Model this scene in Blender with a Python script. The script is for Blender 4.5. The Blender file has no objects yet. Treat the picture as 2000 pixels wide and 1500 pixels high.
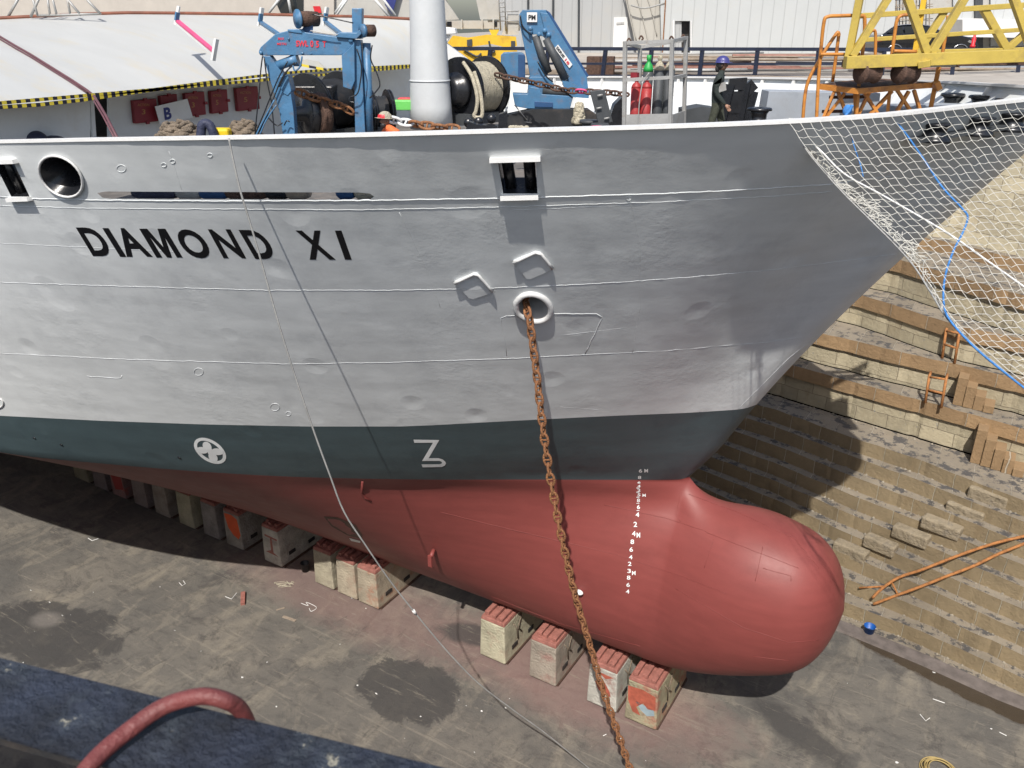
import bpy, bmesh, math, random
import numpy as np
from mathutils import Vector, Matrix
from mathutils.bvhtree import BVHTree
rnd = random.Random(7)
sc = bpy.context.scene
COL = sc.collection
H = 17.5                       # eye height above the dock floor
FPX = 1620.0
PITCH = math.radians(23.5); HEAD = math.radians(31.5)
# ---------------- camera
cam = bpy.data.cameras.new('camera'); camo = bpy.data.objects.new('camera', cam); COL.objects.link(camo)
cam.sensor_width = 36; cam.lens = 36 * FPX / 2000; cam.clip_start = 0.05; cam.clip_end = 2000
camo.location = (0, 0, H); camo.rotation_euler = (math.pi / 2 - PITCH, 0, HEAD)
cam.dof.use_dof = True; cam.dof.focus_distance = 20; cam.dof.aperture_fstop = 9.0
sc.camera = camo
# ---------------- sky and sun
SUN = Vector((0.28, -0.76, 1.0)).normalized()      # towards the sun
el = math.asin(SUN.z); az = math.atan2(SUN.x, SUN.y)
w = bpy.data.worlds.new('World'); sc.world = w; w.use_nodes = True
nt = w.node_tree; bg = nt.nodes['Background']; sky = nt.nodes.new('ShaderNodeTexSky')
sky.sky_type = 'NISHITA'; sky.sun_disc = False; sky.sun_elevation = el; sky.sun_rotation = az
sky.air_density = 1.0; sky.dust_density = 2.0
nt.links.new(sky.outputs[0], bg.inputs[0]); bg.inputs[1].default_value = 0.095
sl = bpy.data.lights.new('sun', 'SUN'); sl.energy = 3.6; sl.angle = math.radians(0.5); sl.color = (1, .95, .88)
so = bpy.data.objects.new('sun', sl); COL.objects.link(so); so.location = (0, 0, 60)
so.rotation_euler = (-SUN).to_track_quat('-Z', 'Y').to_euler()
sc.view_settings.view_transform = 'Standard'; sc.view_settings.look = 'None'
sc.view_settings.exposure = 0.55; sc.view_settings.gamma = 1.0
# ---------------- pixel -> world helpers (photo pixels, 2000 x 1500)
fh = Vector((-math.sin(HEAD), math.cos(HEAD), 0)); R = Vector((math.cos(HEAD), math.sin(HEAD), 0)); Z = Vector((0, 0, 1))
FW = fh * math.cos(PITCH) - Z * math.sin(PITCH); UP = fh * math.sin(PITCH) + Z * math.cos(PITCH)
EYE = Vector((0, 0, H))
def ray(x, y): return FW + R * ((x - 1000) / FPX) - UP * ((y - 750) / FPX)
def atz(x, y, z):
    d = ray(x, y); return EYE + d * ((z - H) / d.z)
def aty(x, y, Y):
    d = ray(x, y); return EYE + d * (Y / d.y)
def vp(x, y, dist):            # horizontal distance along the view heading
    d = ray(x, y); return EYE + d * (dist / d.dot(fh))
def onplane(x, y, p, n):
    d = ray(x, y); return EYE + d * ((p - EYE).dot(n) / d.dot(n))
def proj(P):
    v = P - EYE; z = v.dot(FW); return 1000 + FPX * v.dot(R) / z, 750 - FPX * v.dot(UP) / z
def mpp(dist): return dist / 1766.0     # metres per photo pixel, roughly
def interp(x, xs, ys): return float(np.interp(x, xs, ys))
def smooth_interp(x, xs, ys):
    n = len(xs)
    if x <= xs[0]: return ys[0]
    if x >= xs[-1]: return ys[-1]
    i = max(j for j in range(n - 1) if xs[j] <= x)
    def m(k):
        if k == 0: return (ys[1] - ys[0]) / (xs[1] - xs[0])
        if k == n - 1: return (ys[-1] - ys[-2]) / (xs[-1] - xs[-2])
        a = (ys[k] - ys[k - 1]) / (xs[k] - xs[k - 1]); b = (ys[k + 1] - ys[k]) / (xs[k + 1] - xs[k])
        return 0 if a * b <= 0 else 2 * a * b / (a + b)
    h = xs[i + 1] - xs[i]; t = (x - xs[i]) / h
    return (2*t**3 - 3*t*t + 1) * ys[i] + (t**3 - 2*t*t + t) * h * m(i) + (-2*t**3 + 3*t*t) * ys[i + 1] + (t**3 - t*t) * h * m(i + 1)
# ---------------- materials
def mat(name, col, rough=.6, metal=0.0, var=.12, vscale=3.0, bump=.05, bscale=40.0, stain=None, samount=.5, sscale=1.5,
        spec=.5, stretch=(1, 1, 1), coat=0.0, bump2=0.0, b2scale=1.0, grime=None, gscale=6.0, gthr=.6):
    m = bpy.data.materials.new(name); m.use_nodes = True; t = m.node_tree; b = t.nodes['Principled BSDF']
    L = t.links.new
    tc = t.nodes.new('ShaderNodeTexCoord'); mp = t.nodes.new('ShaderNodeMapping'); mp.inputs['Scale'].default_value = stretch
    L(tc.outputs['Object'], mp.inputs[0])
    def noise(s, det=6, rg=.6):
        n = t.nodes.new('ShaderNodeTexNoise'); n.inputs['Scale'].default_value = s; n.inputs['Detail'].default_value = det
        n.inputs['Roughness'].default_value = rg; L(mp.outputs[0], n.inputs['Vector']); return n
    def ramp(n, a, bb):
        r = t.nodes.new('ShaderNodeMapRange'); r.inputs['From Min'].default_value = a; r.inputs['From Max'].default_value = bb
        L(n.outputs['Fac'], r.inputs['Value']); return r.outputs[0]
    def mix(f, a, c, amt=1.0):
        x = t.nodes.new('ShaderNodeMix'); x.data_type = 'RGBA'
        if amt != 1.0:
            q = t.nodes.new('ShaderNodeMath'); q.operation = 'MULTIPLY'; L(f, q.inputs[0]); q.inputs[1].default_value = amt; f = q.outputs[0]
        L(f, x.inputs[0])
        for s, v in ((6, a), (7, c)):
            if isinstance(v, tuple): x.inputs[s].default_value = (*v[:3], 1)
            else: L(v, x.inputs[s])
        return x.outputs[2]
    lo = tuple(c * (1 - var) for c in col); hi = tuple(min(1, c * (1 + var)) for c in col)
    c = mix(ramp(noise(vscale), .3, .7), lo, hi)
    if stain: c = mix(ramp(noise(sscale, 8, .7), .52, .68), c, stain, samount)
    if grime: c = mix(ramp(noise(gscale, 10, .75), gthr, gthr + .04), c, grime)
    L(c, b.inputs['Base Color'])
    rr = t.nodes.new('ShaderNodeMapRange'); rr.inputs['To Min'].default_value = max(.05, rough - .1); rr.inputs['To Max'].default_value = min(1, rough + .12)
    L(noise(vscale * 2.3).outputs['Fac'], rr.inputs['Value']); L(rr.outputs[0], b.inputs['Roughness'])
    b.inputs['Metallic'].default_value = metal; b.inputs['Specular IOR Level'].default_value = spec
    b.inputs['Coat Weight'].default_value = coat
    last = None
    if bump:
        bn = t.nodes.new('ShaderNodeBump'); bn.inputs['Strength'].default_value = 1.0; bn.inputs['Distance'].default_value = bump * .1
        L(noise(bscale, 8).outputs['Fac'], bn.inputs['Height']); last = bn.outputs[0]
    if bump2:
        b2 = t.nodes.new('ShaderNodeBump'); b2.inputs['Strength'].default_value = 1.0; b2.inputs['Distance'].default_value = bump2
        L(noise(b2scale, 3).outputs['Fac'], b2.inputs['Height'])
        if last: L(last, b2.inputs['Normal'])
        last = b2.outputs[0]
    if last: L(last, b.inputs['Normal'])
    m['nodes'] = 1
    return m
M = {}
M['white'] = mat('white_paint', (.66, .67, .66), .45, var=.04, stain=(.45, .33, .2), samount=.15, sscale=2, bump=.03, bscale=20)
M['rail_white'] = mat('rail_white_paint', (.68, .68, .67), .4, var=.04, bump=.06, bscale=15)
M['canopy'] = mat('canopy_white_paint', (.44, .447, .435), .5, var=.05, vscale=.8, stain=(.5, .42, .26), samount=.4, sscale=.9, bump=.03, stretch=(.4, 1.6, 1), grime=(.3, .25, .2), gscale=3, gthr=.72)
M['mast'] = mat('mast_paint', (.52, .54, .55), .5, var=.05, vscale=2, bump=.05, bscale=18, stain=(.5, .5, .48), samount=.4)
M['beige'] = mat('beige_superstructure_paint', (.47, .43, .38), .6, var=.06)
M['brown_wood'] = mat('varnished_handrail', (.2, .07, .04), .5, var=.3)
M['black'] = mat('black_gloss_paint', (.012, .013, .016), .28, var=.3, bump=.04, bscale=12, spec=.6)
M['black_matt'] = mat('black_matt_paint', (.02, .021, .023), .55, var=.3, stain=(.12, .08, .05), samount=.4)
M['dark_grey'] = mat('dark_grey_paint', (.05, .055, .06), .55, var=.2)
M['navy'] = mat('navy_fence_paint', (.012, .018, .04), .45, var=.3)
M['blue'] = mat('blue_crane_paint', (.06, .165, .3), .42, var=.15, vscale=4, stain=(.16, .12, .1), samount=.5, sscale=5, bump=.05, bscale=25)
M['blue_dark'] = mat('dark_blue_paint', (.02, .07, .18), .5, var=.2)
M['red_locker'] = mat('red_locker_paint', (.22, .015, .025), .5, var=.15, stain=(.08, .01, .01), samount=.5)
M['red_bottle'] = mat('red_bottle_paint', (.33, .03, .03), .45, var=.15, stain=(.15, .05, .04), samount=.6, sscale=6)
M['text_red'] = mat('red_stencil_paint', (.6, .03, .05), .6)
M['text_black'] = mat('black_lettering_paint', (.008, .008, .01), .4)
M['text_white'] = mat('white_lettering_paint', (.78, .8, .8), .5, var=.05)
M['text_gold'] = mat('gold_lettering_paint', (.4, .22, .06), .5)
M['orange'] = mat('orange_platform_paint', (.5, .2, .035), .5, var=.2, stain=(.16, .05, .02), samount=.8, sscale=4)
M['rust'] = mat('rusty_steel', (.24, .105, .045), .8, var=.4, vscale=12, bump=.3, bscale=30, stain=(.4, .2, .08), samount=.6, sscale=14)
M['rust_dark'] = mat('dark_rusty_steel', (.09, .05, .035), .8, var=.4, vscale=10, bump=.3, bscale=30)
M['rust_bright'] = mat('bright_rusty_bar', (.4, .17, .055), .8, var=.3, vscale=8, bump=.2, bscale=30, stain=(.14, .06, .03), samount=.7, sscale=9)
M['yellow'] = mat('yellow_boom_paint', (.47, .35, .07), .5, var=.12, vscale=2, stain=(.25, .18, .07), samount=.6, sscale=3, grime=(.12, .06, .03), gscale=9, gthr=.68)
M['yellow_crane'] = mat('yellow_bogie_paint', (.7, .44, .03), .5, var=.12, stain=(.3, .16, .04), samount=.6)
M['yellow_bag'] = mat('yellow_plastic', (.7, .5, .01), .5)
M['steel'] = mat('galvanised_steel', (.36, .36, .35), .5, metal=.3, var=.15, stain=(.2, .15, .1), samount=.5, sscale=6)
M['rope'] = mat('pale_rope', (.55, .5, .38), .9, var=.2, vscale=8, bump=.6, bscale=45)
M['rope_brown'] = mat('brown_rope', (.24, .19, .14), .9, var=.3, vscale=8, bump=.6, bscale=45)
M['net'] = mat('white_net_cord', (.56, .55, .5), .9, var=.1, bump=0)
M['cable'] = mat('grey_cable', (.3, .3, .29), .6, var=.2)
M['blue_rope'] = mat('blue_rope', (.06, .24, .6), .8, bump=.2, bscale=80)
M['hose'] = mat('red_hose_rubber', (.16, .042, .039), .45, var=.15, vscale=14, bump=.05, bscale=60, grime=(.08, .03, .03), gscale=14, gthr=.68)
M['hose_yellow'] = mat('yellow_hose', (.4, .3, .12), .6)
M['green'] = mat('green_paint', (.02, .3, .06), .45)
M['green_light'] = mat('light_green_paint', (.15, .55, .12), .45)
M['red'] = mat('signal_red_paint', (.6, .02, .03), .4)
M['tarp'] = mat('dark_tarp', (.03, .035, .07), .6, bump=.5, bscale=6)
M['grey_conc'] = mat('grey_painted_steel', (.3, .33, .37), .6, var=.12, stain=(.2, .2, .2), samount=.5)
M['deck'] = mat('deck_paint', (.13, .12, .11), .7, var=.3, stain=(.3, .25, .2), samount=.5, sscale=2)
M['quay'] = mat('quay_concrete', (.36, .33, .29), .9, var=.15, vscale=.5, stain=(.2, .17, .15), samount=.5, sscale=.7)
M['wood'] = mat('weathered_timber', (.27, .22, .17), .85, var=.3, vscale=2, bump=.3, bscale=12, stretch=(1, 1, 1))
M['wood2'] = mat('pinkish_timber', (.3, .15, .12), .85, var=.25, bump=.2)
M['gutter_kerb'] = mat('silty_kerb', (.13, .11, .1), .9, var=.3)
M['scrap'] = mat('white_scrap', (.7, .7, .68), .7)
M['skin'] = mat('skin', (.32, .18, .12), .6, var=.05, bump=0)
M['skin_dark'] = mat('tanned_skin', (.16, .09, .06), .6, var=.05, bump=0)
M['cloth_dark'] = mat('dark_workwear', (.022, .03, .028), .9, var=.3, vscale=10, bump=.3, bscale=12)
M['cloth_green'] = mat('olive_trousers', (.045, .05, .035), .9, var=.3, vscale=10, bump=.3, bscale=12)
M['cloth_orange'] = mat('orange_coverall', (.75, .16, .05), .85, var=.15, vscale=10, bump=.3, bscale=14)
M['helmet_blue'] = mat('violet_helmet', (.05, .05, .19), .3)
M['glass'] = mat('dark_glass', (.02, .025, .03), .1, var=.1, bump=0)
M['car'] = mat('black_car_paint', (.008, .009, .012), .18, var=.1, bump=0, coat=.8)
M['tyre'] = mat('tyre_rubber', (.015, .015, .015), .85)
M['chrome'] = mat('bright_metal', (.6, .6, .62), .25, metal=1.0, bump=0)
M['bucket'] = mat('blue_plastic', (.01, .09, .35), .4)
M['block'] = mat('keel_rail_timber', (.3, .12, .095), .8, var=.25, vscale=6, bump=.3, bscale=20)
M['grey_crane'] = mat('grey_crane_paint', (.42, .41, .38), .6, var=.08, stain=(.3, .25, .2), samount=.4)
M['pink'] = mat('pink_padding', (.6, .08, .2), .6)
def hull_mat(name, col, rough, weld=.0, dirt=None, damount=.3, dents=.02, spec=.5, hi=.03, pit=.008, lap=.05):
    m = mat(name, col, rough, var=.05, vscale=.8, bump=.016, bscale=22, stain=dirt, samount=damount, sscale=.7, bump2=dents, b2scale=.9, spec=spec)
    t = m.node_tree; b = t.nodes['Principled BSDF']; L = t.links.new
    # plating pillows between frames: gentle ridges along the length and height
    tc = [n for n in t.nodes if n.bl_idname == 'ShaderNodeTexCoord'][0]
    wv = t.nodes.new('ShaderNodeTexWave'); wv.bands_direction = 'X'; wv.inputs['Scale'].default_value = .52; wv.inputs['Distortion'].default_value = 1.2; wv.inputs['Detail'].default_value = 1
    wz = t.nodes.new('ShaderNodeTexWave'); wz.bands_direction = 'Z'; wz.inputs['Scale'].default_value = .5; wz.inputs['Distortion'].default_value = 1.5; wz.inputs['Detail'].default_value = 2
    vo = t.nodes.new('ShaderNodeTexVoronoi'); vo.inputs['Scale'].default_value = .75; vo.feature = 'SMOOTH_F1'
    prev = b.inputs['Normal'].links[0].from_socket
    for n, dist in ((wv, hi * .3), (wz, hi * .14)):
        L(tc.outputs['Object'], n.inputs['Vector'])
        bp = t.nodes.new('ShaderNodeBump'); bp.inputs['Distance'].default_value = dist
        L(n.outputs['Fac'], bp.inputs['Height']); L(prev, bp.inputs['Normal']); prev = bp.outputs[0]
    L(tc.outputs['Object'], vo.inputs['Vector'])
    mr = t.nodes.new('ShaderNodeMapRange'); mr.inputs['From Min'].default_value = 0; mr.inputs['From Max'].default_value = .2
    L(vo.outputs['Distance'], mr.inputs['Value'])
    bp = t.nodes.new('ShaderNodeBump'); bp.inputs['Distance'].default_value = hi * 1.2
    L(mr.outputs[0], bp.inputs['Height']); L(prev, bp.inputs['Normal']); L(bp.outputs[0], b.inputs['Normal'])
    # rough, pitted and re-welded areas: fine relief masked by a broad noise
    n1 = t.nodes.new('ShaderNodeTexNoise'); n1.inputs['Scale'].default_value = 7; n1.inputs['Detail'].default_value = 8; n1.inputs['Roughness'].default_value = .65; L(tc.outputs['Object'], n1.inputs['Vector'])
    n2 = t.nodes.new('ShaderNodeTexNoise'); n2.inputs['Scale'].default_value = .55; n2.inputs['Detail'].default_value = 2; L(tc.outputs['Object'], n2.inputs['Vector'])
    mk = t.nodes.new('ShaderNodeMapRange'); mk.inputs['From Min'].default_value = .5; mk.inputs['From Max'].default_value = .64; L(n2.outputs['Fac'], mk.inputs['Value'])
    ml = t.nodes.new('ShaderNodeMath'); ml.operation = 'MULTIPLY'; L(n1.outputs['Fac'], ml.inputs[0]); L(mk.outputs[0], ml.inputs[1])
    bq = t.nodes.new('ShaderNodeBump'); bq.inputs['Distance'].default_value = pit; L(ml.outputs[0], bq.inputs['Height']); L(bp.outputs[0], bq.inputs['Normal']); L(bq.outputs[0], b.inputs['Normal'])
    # brushed overlaps and scuffs in the paint colour
    sx = t.nodes.new('ShaderNodeMapping'); sx.inputs['Scale'].default_value = (.6, .6, 3.5); L(tc.outputs['Object'], sx.inputs[0])
    n3 = t.nodes.new('ShaderNodeTexNoise'); n3.inputs['Scale'].default_value = 1.4; n3.inputs['Detail'].default_value = 6; L(sx.outputs[0], n3.inputs['Vector'])
    mq = t.nodes.new('ShaderNodeMapRange'); mq.inputs['From Min'].default_value = .35; mq.inputs['From Max'].default_value = .65; mq.inputs['To Min'].default_value = 1 - lap; mq.inputs['To Max'].default_value = 1 + lap * .6; L(n3.outputs['Fac'], mq.inputs['Value'])
    vm = t.nodes.new('ShaderNodeVectorMath'); vm.operation = 'SCALE'; L(b.inputs['Base Color'].links[0].from_socket, vm.inputs[0]); L(mq.outputs[0], vm.inputs['Scale']); L(vm.outputs[0], b.inputs['Base Color'])
    return m
M['hull_white'] = hull_mat('hull_grey_white_paint', (.68, .705, .71), .42, dirt=(.42, .44, .46), damount=.35, dents=.014, hi=.014)
M['hull_green'] = hull_mat('boot_top_grey_green_paint', (.06, .09, .1), .5, dirt=(.035, .055, .065), damount=.5, dents=.012, hi=.015)
M['hull_red'] = hull_mat('antifouling_red_paint', (.225, .056, .05), .5, dirt=(.18, .043, .039), damount=.45, dents=.004, hi=.003, spec=.35, pit=.003, lap=.07)
# ---------------- tagging and mesh building
def tag(o, label=None, cat=None, group=None, kind=None):
    if label: o['label'] = label
    if cat: o['category'] = cat
    if group: o['group'] = group
    if kind: o['kind'] = kind
    return o
WM = {}
def thing(name, label, cat, loc=(0, 0, 0), rz=0.0, group=None):
    o = bpy.data.objects.new(name, None); COL.objects.link(o); o.empty_display_size = .2
    o.location = loc; o.rotation_euler = (0, 0, rz); tag(o, label, cat, group)
    WM[o.name] = Matrix.Translation(Vector(loc)) @ Matrix.Rotation(rz, 4, 'Z'); return o
def frame_from(d, up=None):
    d = d.normalized(); up = up or (Z if abs(d.z) < .95 else Vector((1, 0, 0)))
    x = up.cross(d)
    if x.length < 1e-6: x = Vector((1, 0, 0))
    x.normalize(); y = d.cross(x); return x, y, d
class MB:
    def __init__(s): s.v = []; s.f = []; s.mi = []; s.cur = 0; s.sm = []; s.smooth = False
    def add(s, vs, fs, smooth=None):
        b = len(s.v); s.v += [Vector(v) for v in vs]
        for f in fs: s.f.append([b + i for i in f]); s.mi.append(s.cur); s.sm.append(s.smooth if smooth is None else smooth)
        return s
    def hexa(s, p):   # 8 points: bottom 4, top 4
        return s.add(p, [(3, 2, 1, 0), (4, 5, 6, 7), (0, 1, 5, 4), (1, 2, 6, 5), (2, 3, 7, 6), (3, 0, 4, 7)], False)
    def box(s, c, size, rz=0.0, rx=0.0, ax=None):
        c = Vector(c); a, b, d = [q / 2 for q in size]
        if ax is None:
            m = Matrix.Rotation(rz, 3, 'Z') @ Matrix.Rotation(rx, 3, 'X'); ax = (m.col[0], m.col[1], m.col[2])
        X, Y, W = [Vector(q) for q in ax]
        return s.hexa([c + X * i + Y * j + W * k for k in (-d, d) for i, j in ((-a, -b), (a, -b), (a, b), (-a, b))])
    def bar(s, p, q, w, h=None, up=None, ch=0):
        p, q = Vector(p), Vector(q); h = h or w; x, y, d = frame_from(q - p, up); L = (q - p).length
        return s.box((p + q) / 2, (w, h, L), ax=(x, y, d))
    def tube(s, pts, r, n=8, cap=True, closed=False):
        pts = [Vector(p) for p in pts]; N = len(pts); rs = r if isinstance(r, (list, tuple)) else [r] * N
        vs = []; px = None
        for i, p in enumerate(pts):
            if closed: d = pts[(i + 1) % N] - pts[i - 1]
            else: d = pts[min(i + 1, N - 1)] - pts[max(i - 1, 0)]
            if d.length < 1e-9: d = Z.copy()
            d.normalize()
            if px is None: x, y, _ = frame_from(d)
            else:
                x = px - d * px.dot(d)
                if x.length < 1e-6: x, y, _ = frame_from(d)
                x.normalize(); y = d.cross(x)
            px = x
            for k in range(n):
                a = 2 * math.pi * k / n; vs.append(p + (x * math.cos(a) + y * math.sin(a)) * rs[i])
        fs = []
        for i in range(N if closed else N - 1):
            j = (i + 1) % N
            for k in range(n): fs.append((i * n + k, i * n + (k + 1) % n, j * n + (k + 1) % n, j * n + k))
        s.add(vs, fs, n > 4)
        if cap and not closed:
            b = len(s.v) - len(vs)
            s.f.append([b + k for k in range(n)][::-1]); s.mi.append(s.cur); s.sm.append(False)
            s.f.append([b + (N - 1) * n + k for k in range(n)]); s.mi.append(s.cur); s.sm.append(False)
        return s
    def cyl(s, p, q, r, n=16, r2=None):
        return s.tube([p, q], [r, r if r2 is None else r2], n)
    def lathe(s, c, axis, prof, n=24, smooth=True):   # prof: (radius, along)
        c = Vector(c); x, y, d = frame_from(Vector(axis)); vs = []; fs = []
        for r, a in prof:
            for k in range(n):
                t = 2 * math.pi * k / n; vs.append(c + d * a + (x * math.cos(t) + y * math.sin(t)) * max(r, 1e-4))
        for i in range(len(prof) - 1):
            for k in range(n): fs.append((i * n + k, i * n + (k + 1) % n, (i + 1) * n + (k + 1) % n, (i + 1) * n + k))
        s.add(vs, fs, smooth)
        if prof[0][0] > .002: b = len(s.v) - len(vs); s.f.append([b + k for k in range(n)][::-1]); s.mi.append(s.cur); s.sm.append(False)
        if prof[-1][0] > .002: b = len(s.v) - n; s.f.append([b + k for k in range(n)]); s.mi.append(s.cur); s.sm.append(False)
        return s
    def prism(s, pts, ext):
        pts = [Vector(p) for p in pts]; ext = Vector(ext); n = len(pts)
        return s.add(pts + [p + ext for p in pts], [tuple(range(n))[::-1], tuple(range(n, 2 * n))] + [(i, (i + 1) % n, n + (i + 1) % n, n + i) for i in range(n)], False)
    def plate(s, px, d, t):     # photo-pixel outline standing at distance d, real thickness t
        return s.prism([vp(x, y, d) for x, y in px], fh * t)
    def ball(s, c, r, n=12, sc3=(1, 1, 1)):
        c = Vector(c); vs = []; fs = []
        for i in range(n + 1):
            a = math.pi * i / n
            for k in range(n * 2):
                b = math.pi * k / n; vs.append(c + Vector((math.sin(a) * math.cos(b) * sc3[0], math.sin(a) * math.sin(b) * sc3[1], math.cos(a) * sc3[2])) * r)
        for i in range(n):
            for k in range(n * 2): fs.append((i * 2 * n + k, i * 2 * n + (k + 1) % (2 * n), (i + 1) * 2 * n + (k + 1) % (2 * n), (i + 1) * 2 * n + k))
        return s.add(vs, fs, True)
    def grid(s, rows, closed=False, smooth=True):
        n = len(rows[0]); vs = [p for r in rows for p in r]; fs = []
        for i in range(len(rows) - 1):
            for k in range(n if closed else n - 1): fs.append((i * n + k, i * n + (k + 1) % n, (i + 1) * n + (k + 1) % n, (i + 1) * n + k))
        return s.add(vs, fs, smooth)
    def build(s, name, m, parent=None, bevel=0.0, fix=True, weld=False):
        me = bpy.data.meshes.new(name)
        vs = s.v
        if parent is not None:
            inv = WM[parent.name].inverted(); vs = [inv @ v for v in vs]
        me.from_pydata([tuple(v) for v in vs], [], s.f)
        for mm in (m if isinstance(m, (list, tuple)) else [m]): me.materials.append(mm)
        me.polygons.foreach_set('material_index', s.mi); me.polygons.foreach_set('use_smooth', s.sm)
        bm = bmesh.new(); bm.from_mesh(me)
        if weld: bmesh.ops.remove_doubles(bm, verts=bm.verts, dist=weld)
        if fix: bmesh.ops.recalc_face_normals(bm, faces=bm.faces)
        bm.to_mesh(me); bm.free(); me.update()
        o = bpy.data.objects.new(name, me); COL.objects.link(o)
        if parent is not None: o.parent = parent; WM[o.name] = WM[parent.name]
        else: WM[o.name] = Matrix.Identity(4)
        if bevel:
            bv = o.modifiers.new('bevel', 'BEVEL'); bv.width = bevel; bv.segments = 2; bv.limit_method = 'ANGLE'
        return o
def copy_tree(o, parent=None):
    c = o.copy(); COL.objects.link(c); c.parent = parent
    for ch in list(o.children): copy_tree(ch, c)
    return c
def arc_pts(pts, n=8):          # Catmull-Rom through points
    pts = [Vector(p) for p in pts]; out = []
    for i in range(len(pts) - 1):
        a = pts[max(i - 1, 0)]; b = pts[i]; c = pts[i + 1]; d = pts[min(i + 2, len(pts) - 1)]
        for k in range(n):
            t = k / n; out.append(.5 * ((2 * b) + (c - a) * t + (2 * a - 5 * b + 4 * c - d) * t * t + (-a + 3 * b - 3 * c + d) * t ** 3))
    return out + [pts[-1]]
def glyphs(txt, bold=0.0):      # triangulated flat text: verts (x, y), faces, bounds
    cu = bpy.data.curves.new('t', 'FONT'); cu.body = txt; cu.offset = bold; cu.resolution_u = 5
    o = bpy.data.objects.new('t', cu); COL.objects.link(o)
    dg = bpy.context.evaluated_depsgraph_get(); me = bpy.data.meshes.new_from_object(o.evaluated_get(dg))
    bm = bmesh.new(); bm.from_mesh(me); bmesh.ops.triangulate(bm, faces=bm.faces)
    for _ in range(2): 
        es = [e for e in bm.edges if e.calc_length() > .25]
        if es: bmesh.ops.subdivide_edges(bm, edges=es, cuts=1); bmesh.ops.triangulate(bm, faces=bm.faces)
    v = [(q.co.x, q.co.y) for q in bm.verts]; f = [[q.index for q in fc.verts] for fc in bm.faces]
    bm.free(); bpy.data.meshes.remove(me); bpy.data.objects.remove(o); bpy.data.curves.remove(cu)
    xs = [a for a, _ in v]; ys = [b for _, b in v]
    return v, f, (min(xs), max(xs), min(ys), max(ys))
from mathutils.geometry import tessellate_polygon
def tess(poly): return tessellate_polygon([poly])
def text_on(mb, txt, fn, bold=0.0):   # fn(u, v) -> point, u,v in 0..1, v up
    v, f, (x0, x1, y0, y1) = glyphs(txt, bold)
    mb.add([fn((a - x0) / max(x1 - x0, 1e-6), (b - y0) / max(y1 - y0, 1e-6)) for a, b in v], f, False)
def text_flat(mb, txt, x0, y0, x1, y1, d, skew=0, bold=0.02):    # photo-pixel box on a plate at distance d
    text_on(mb, txt, lambda u, v: vp(x0 + (x1 - x0) * u + skew * (1 - v), y1 + (y0 - y1) * v, d), bold)
# ======================================================= THE SHIP'S HULL
YC = 17.5; ZB = 1.65; ZW = 7.25
PROF = [(310, 2000), (400, 1880), (500, 1760), (620, 1640), (715, 1555), (790, 1480), (880, 1400), (925, 1350)]
pz = []; pxx = []
for y, x in reversed(PROF):
    P = aty(x, y, YC - .25); pz.append(P.z); pxx.append(P.x)
XW = pxx[0] - .12
pz = [ZW] + pz[1:] + [16.4]; pxx = [XW] + pxx[1:] + [pxx[-1] + (16.4 - pz[-1]) * .62]
_pf = np.polyfit(pz[1:-1], pxx[1:-1], 2)
def xstem(z):
    x = float(np.polyval(_pf, z)); return x + (XW - float(np.polyval(_pf, ZW))) * max(0, 1 - (z - ZW) / .9)
XT = xstem(16.4)
Ws = [0, .12, .3, 1.25, 3.4, 5.6, 9, 12.8, 15.5, 20, 26, 40]; Wh = [0, .22, .36, .95, 2.25, 3.6, 5.45, 7.1, 8.1, 9.1, 9.7, 10.0]
Ds = [0, .25, .6, 1.1, 1.6, 2.1, 2.6, 3.6, 5.1, 6.6, 8.6, 10.6, 12.6, 17, 26.6, 40]
Dh = [0, .75, 1.25, 1.9, 2.75, 3.6, 4.3, 5.25, 6.25, 7.05, 8.05, 8.75, 9.2, 9.7, 10.0, 10.1]
def hbW(s): return smooth_interp(s, Ws, Wh)
def hbD(s): return smooth_interp(s, Ds, Dh)
SHX = [-300, 0, 450, 780, 1000, 1200, 1540, 1700, 1850, 2000, 2120]; SHY = [287, 278, 269.5, 266, 256, 249, 238, 228, 212, 193, 180]
GWX = [-400, 0, 200, 400, 600, 800, 1000, 1200, 1350, 1440, 1500]; GWY = [790, 812, 822, 829, 833, 833, 822, 812, 806, 800, 792]
def bis(fn, a, b):
    fa = fn(a)
    for _ in range(40):
        m = (a + b) / 2
        if (fn(m) > 0) == (fa > 0): a = m
        else: b = m
    return (a + b) / 2
def sheer_z(s):
    X = XT - s; Y = YC - hbD(s)
    def f(z):
        px, py = proj(Vector((X, Y, z))); return py - interp(px, SHX, SHY)
    return bis(f, 14.0, 17.4)
_sv = [0, .25, .5, .8, 1.2, 1.8, 2.5, 3.5, 5, 7, 9, 11, 13, 15, 17.5]; _sz = [sheer_z(s) for s in _sv]
_sz[0] = _sz[1] + .0
print('sheer', [(a, round(b, 2)) for a, b in zip(_sv, _sz)])
for i in range(3): _sz = [_sz[0]] + [(_sz[i-1] + 2 * _sz[i] + _sz[i+1]) / 4 for i in range(1, len(_sz) - 1)] + [_sz[-1]]
_sv.append(45); _sz.append(_sz[-1] - .3)
def zt(s): return smooth_interp(s, _sv, _sz)
FRX = [-300, 800, 1150, 1400, 1600, 1850, 2000, 2120]; FRY = [150, 150, 152, 152, 153, 158, 172, 181]
def far_z(s):
    X = XT - s; Y = YC + hbD(s)
    return bis(lambda z: proj(Vector((X, Y, z)))[1] - interp(proj(Vector((X, Y, z)))[0], FRX, FRY), 14.0, 17.4)
_fz = [min(.5, max(0, far_z(s) - zt(s))) for s in _sv[:-1]] + [.4]; _fz[0] = 0
print('far', [round(q, 2) for q in _fz])
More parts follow.
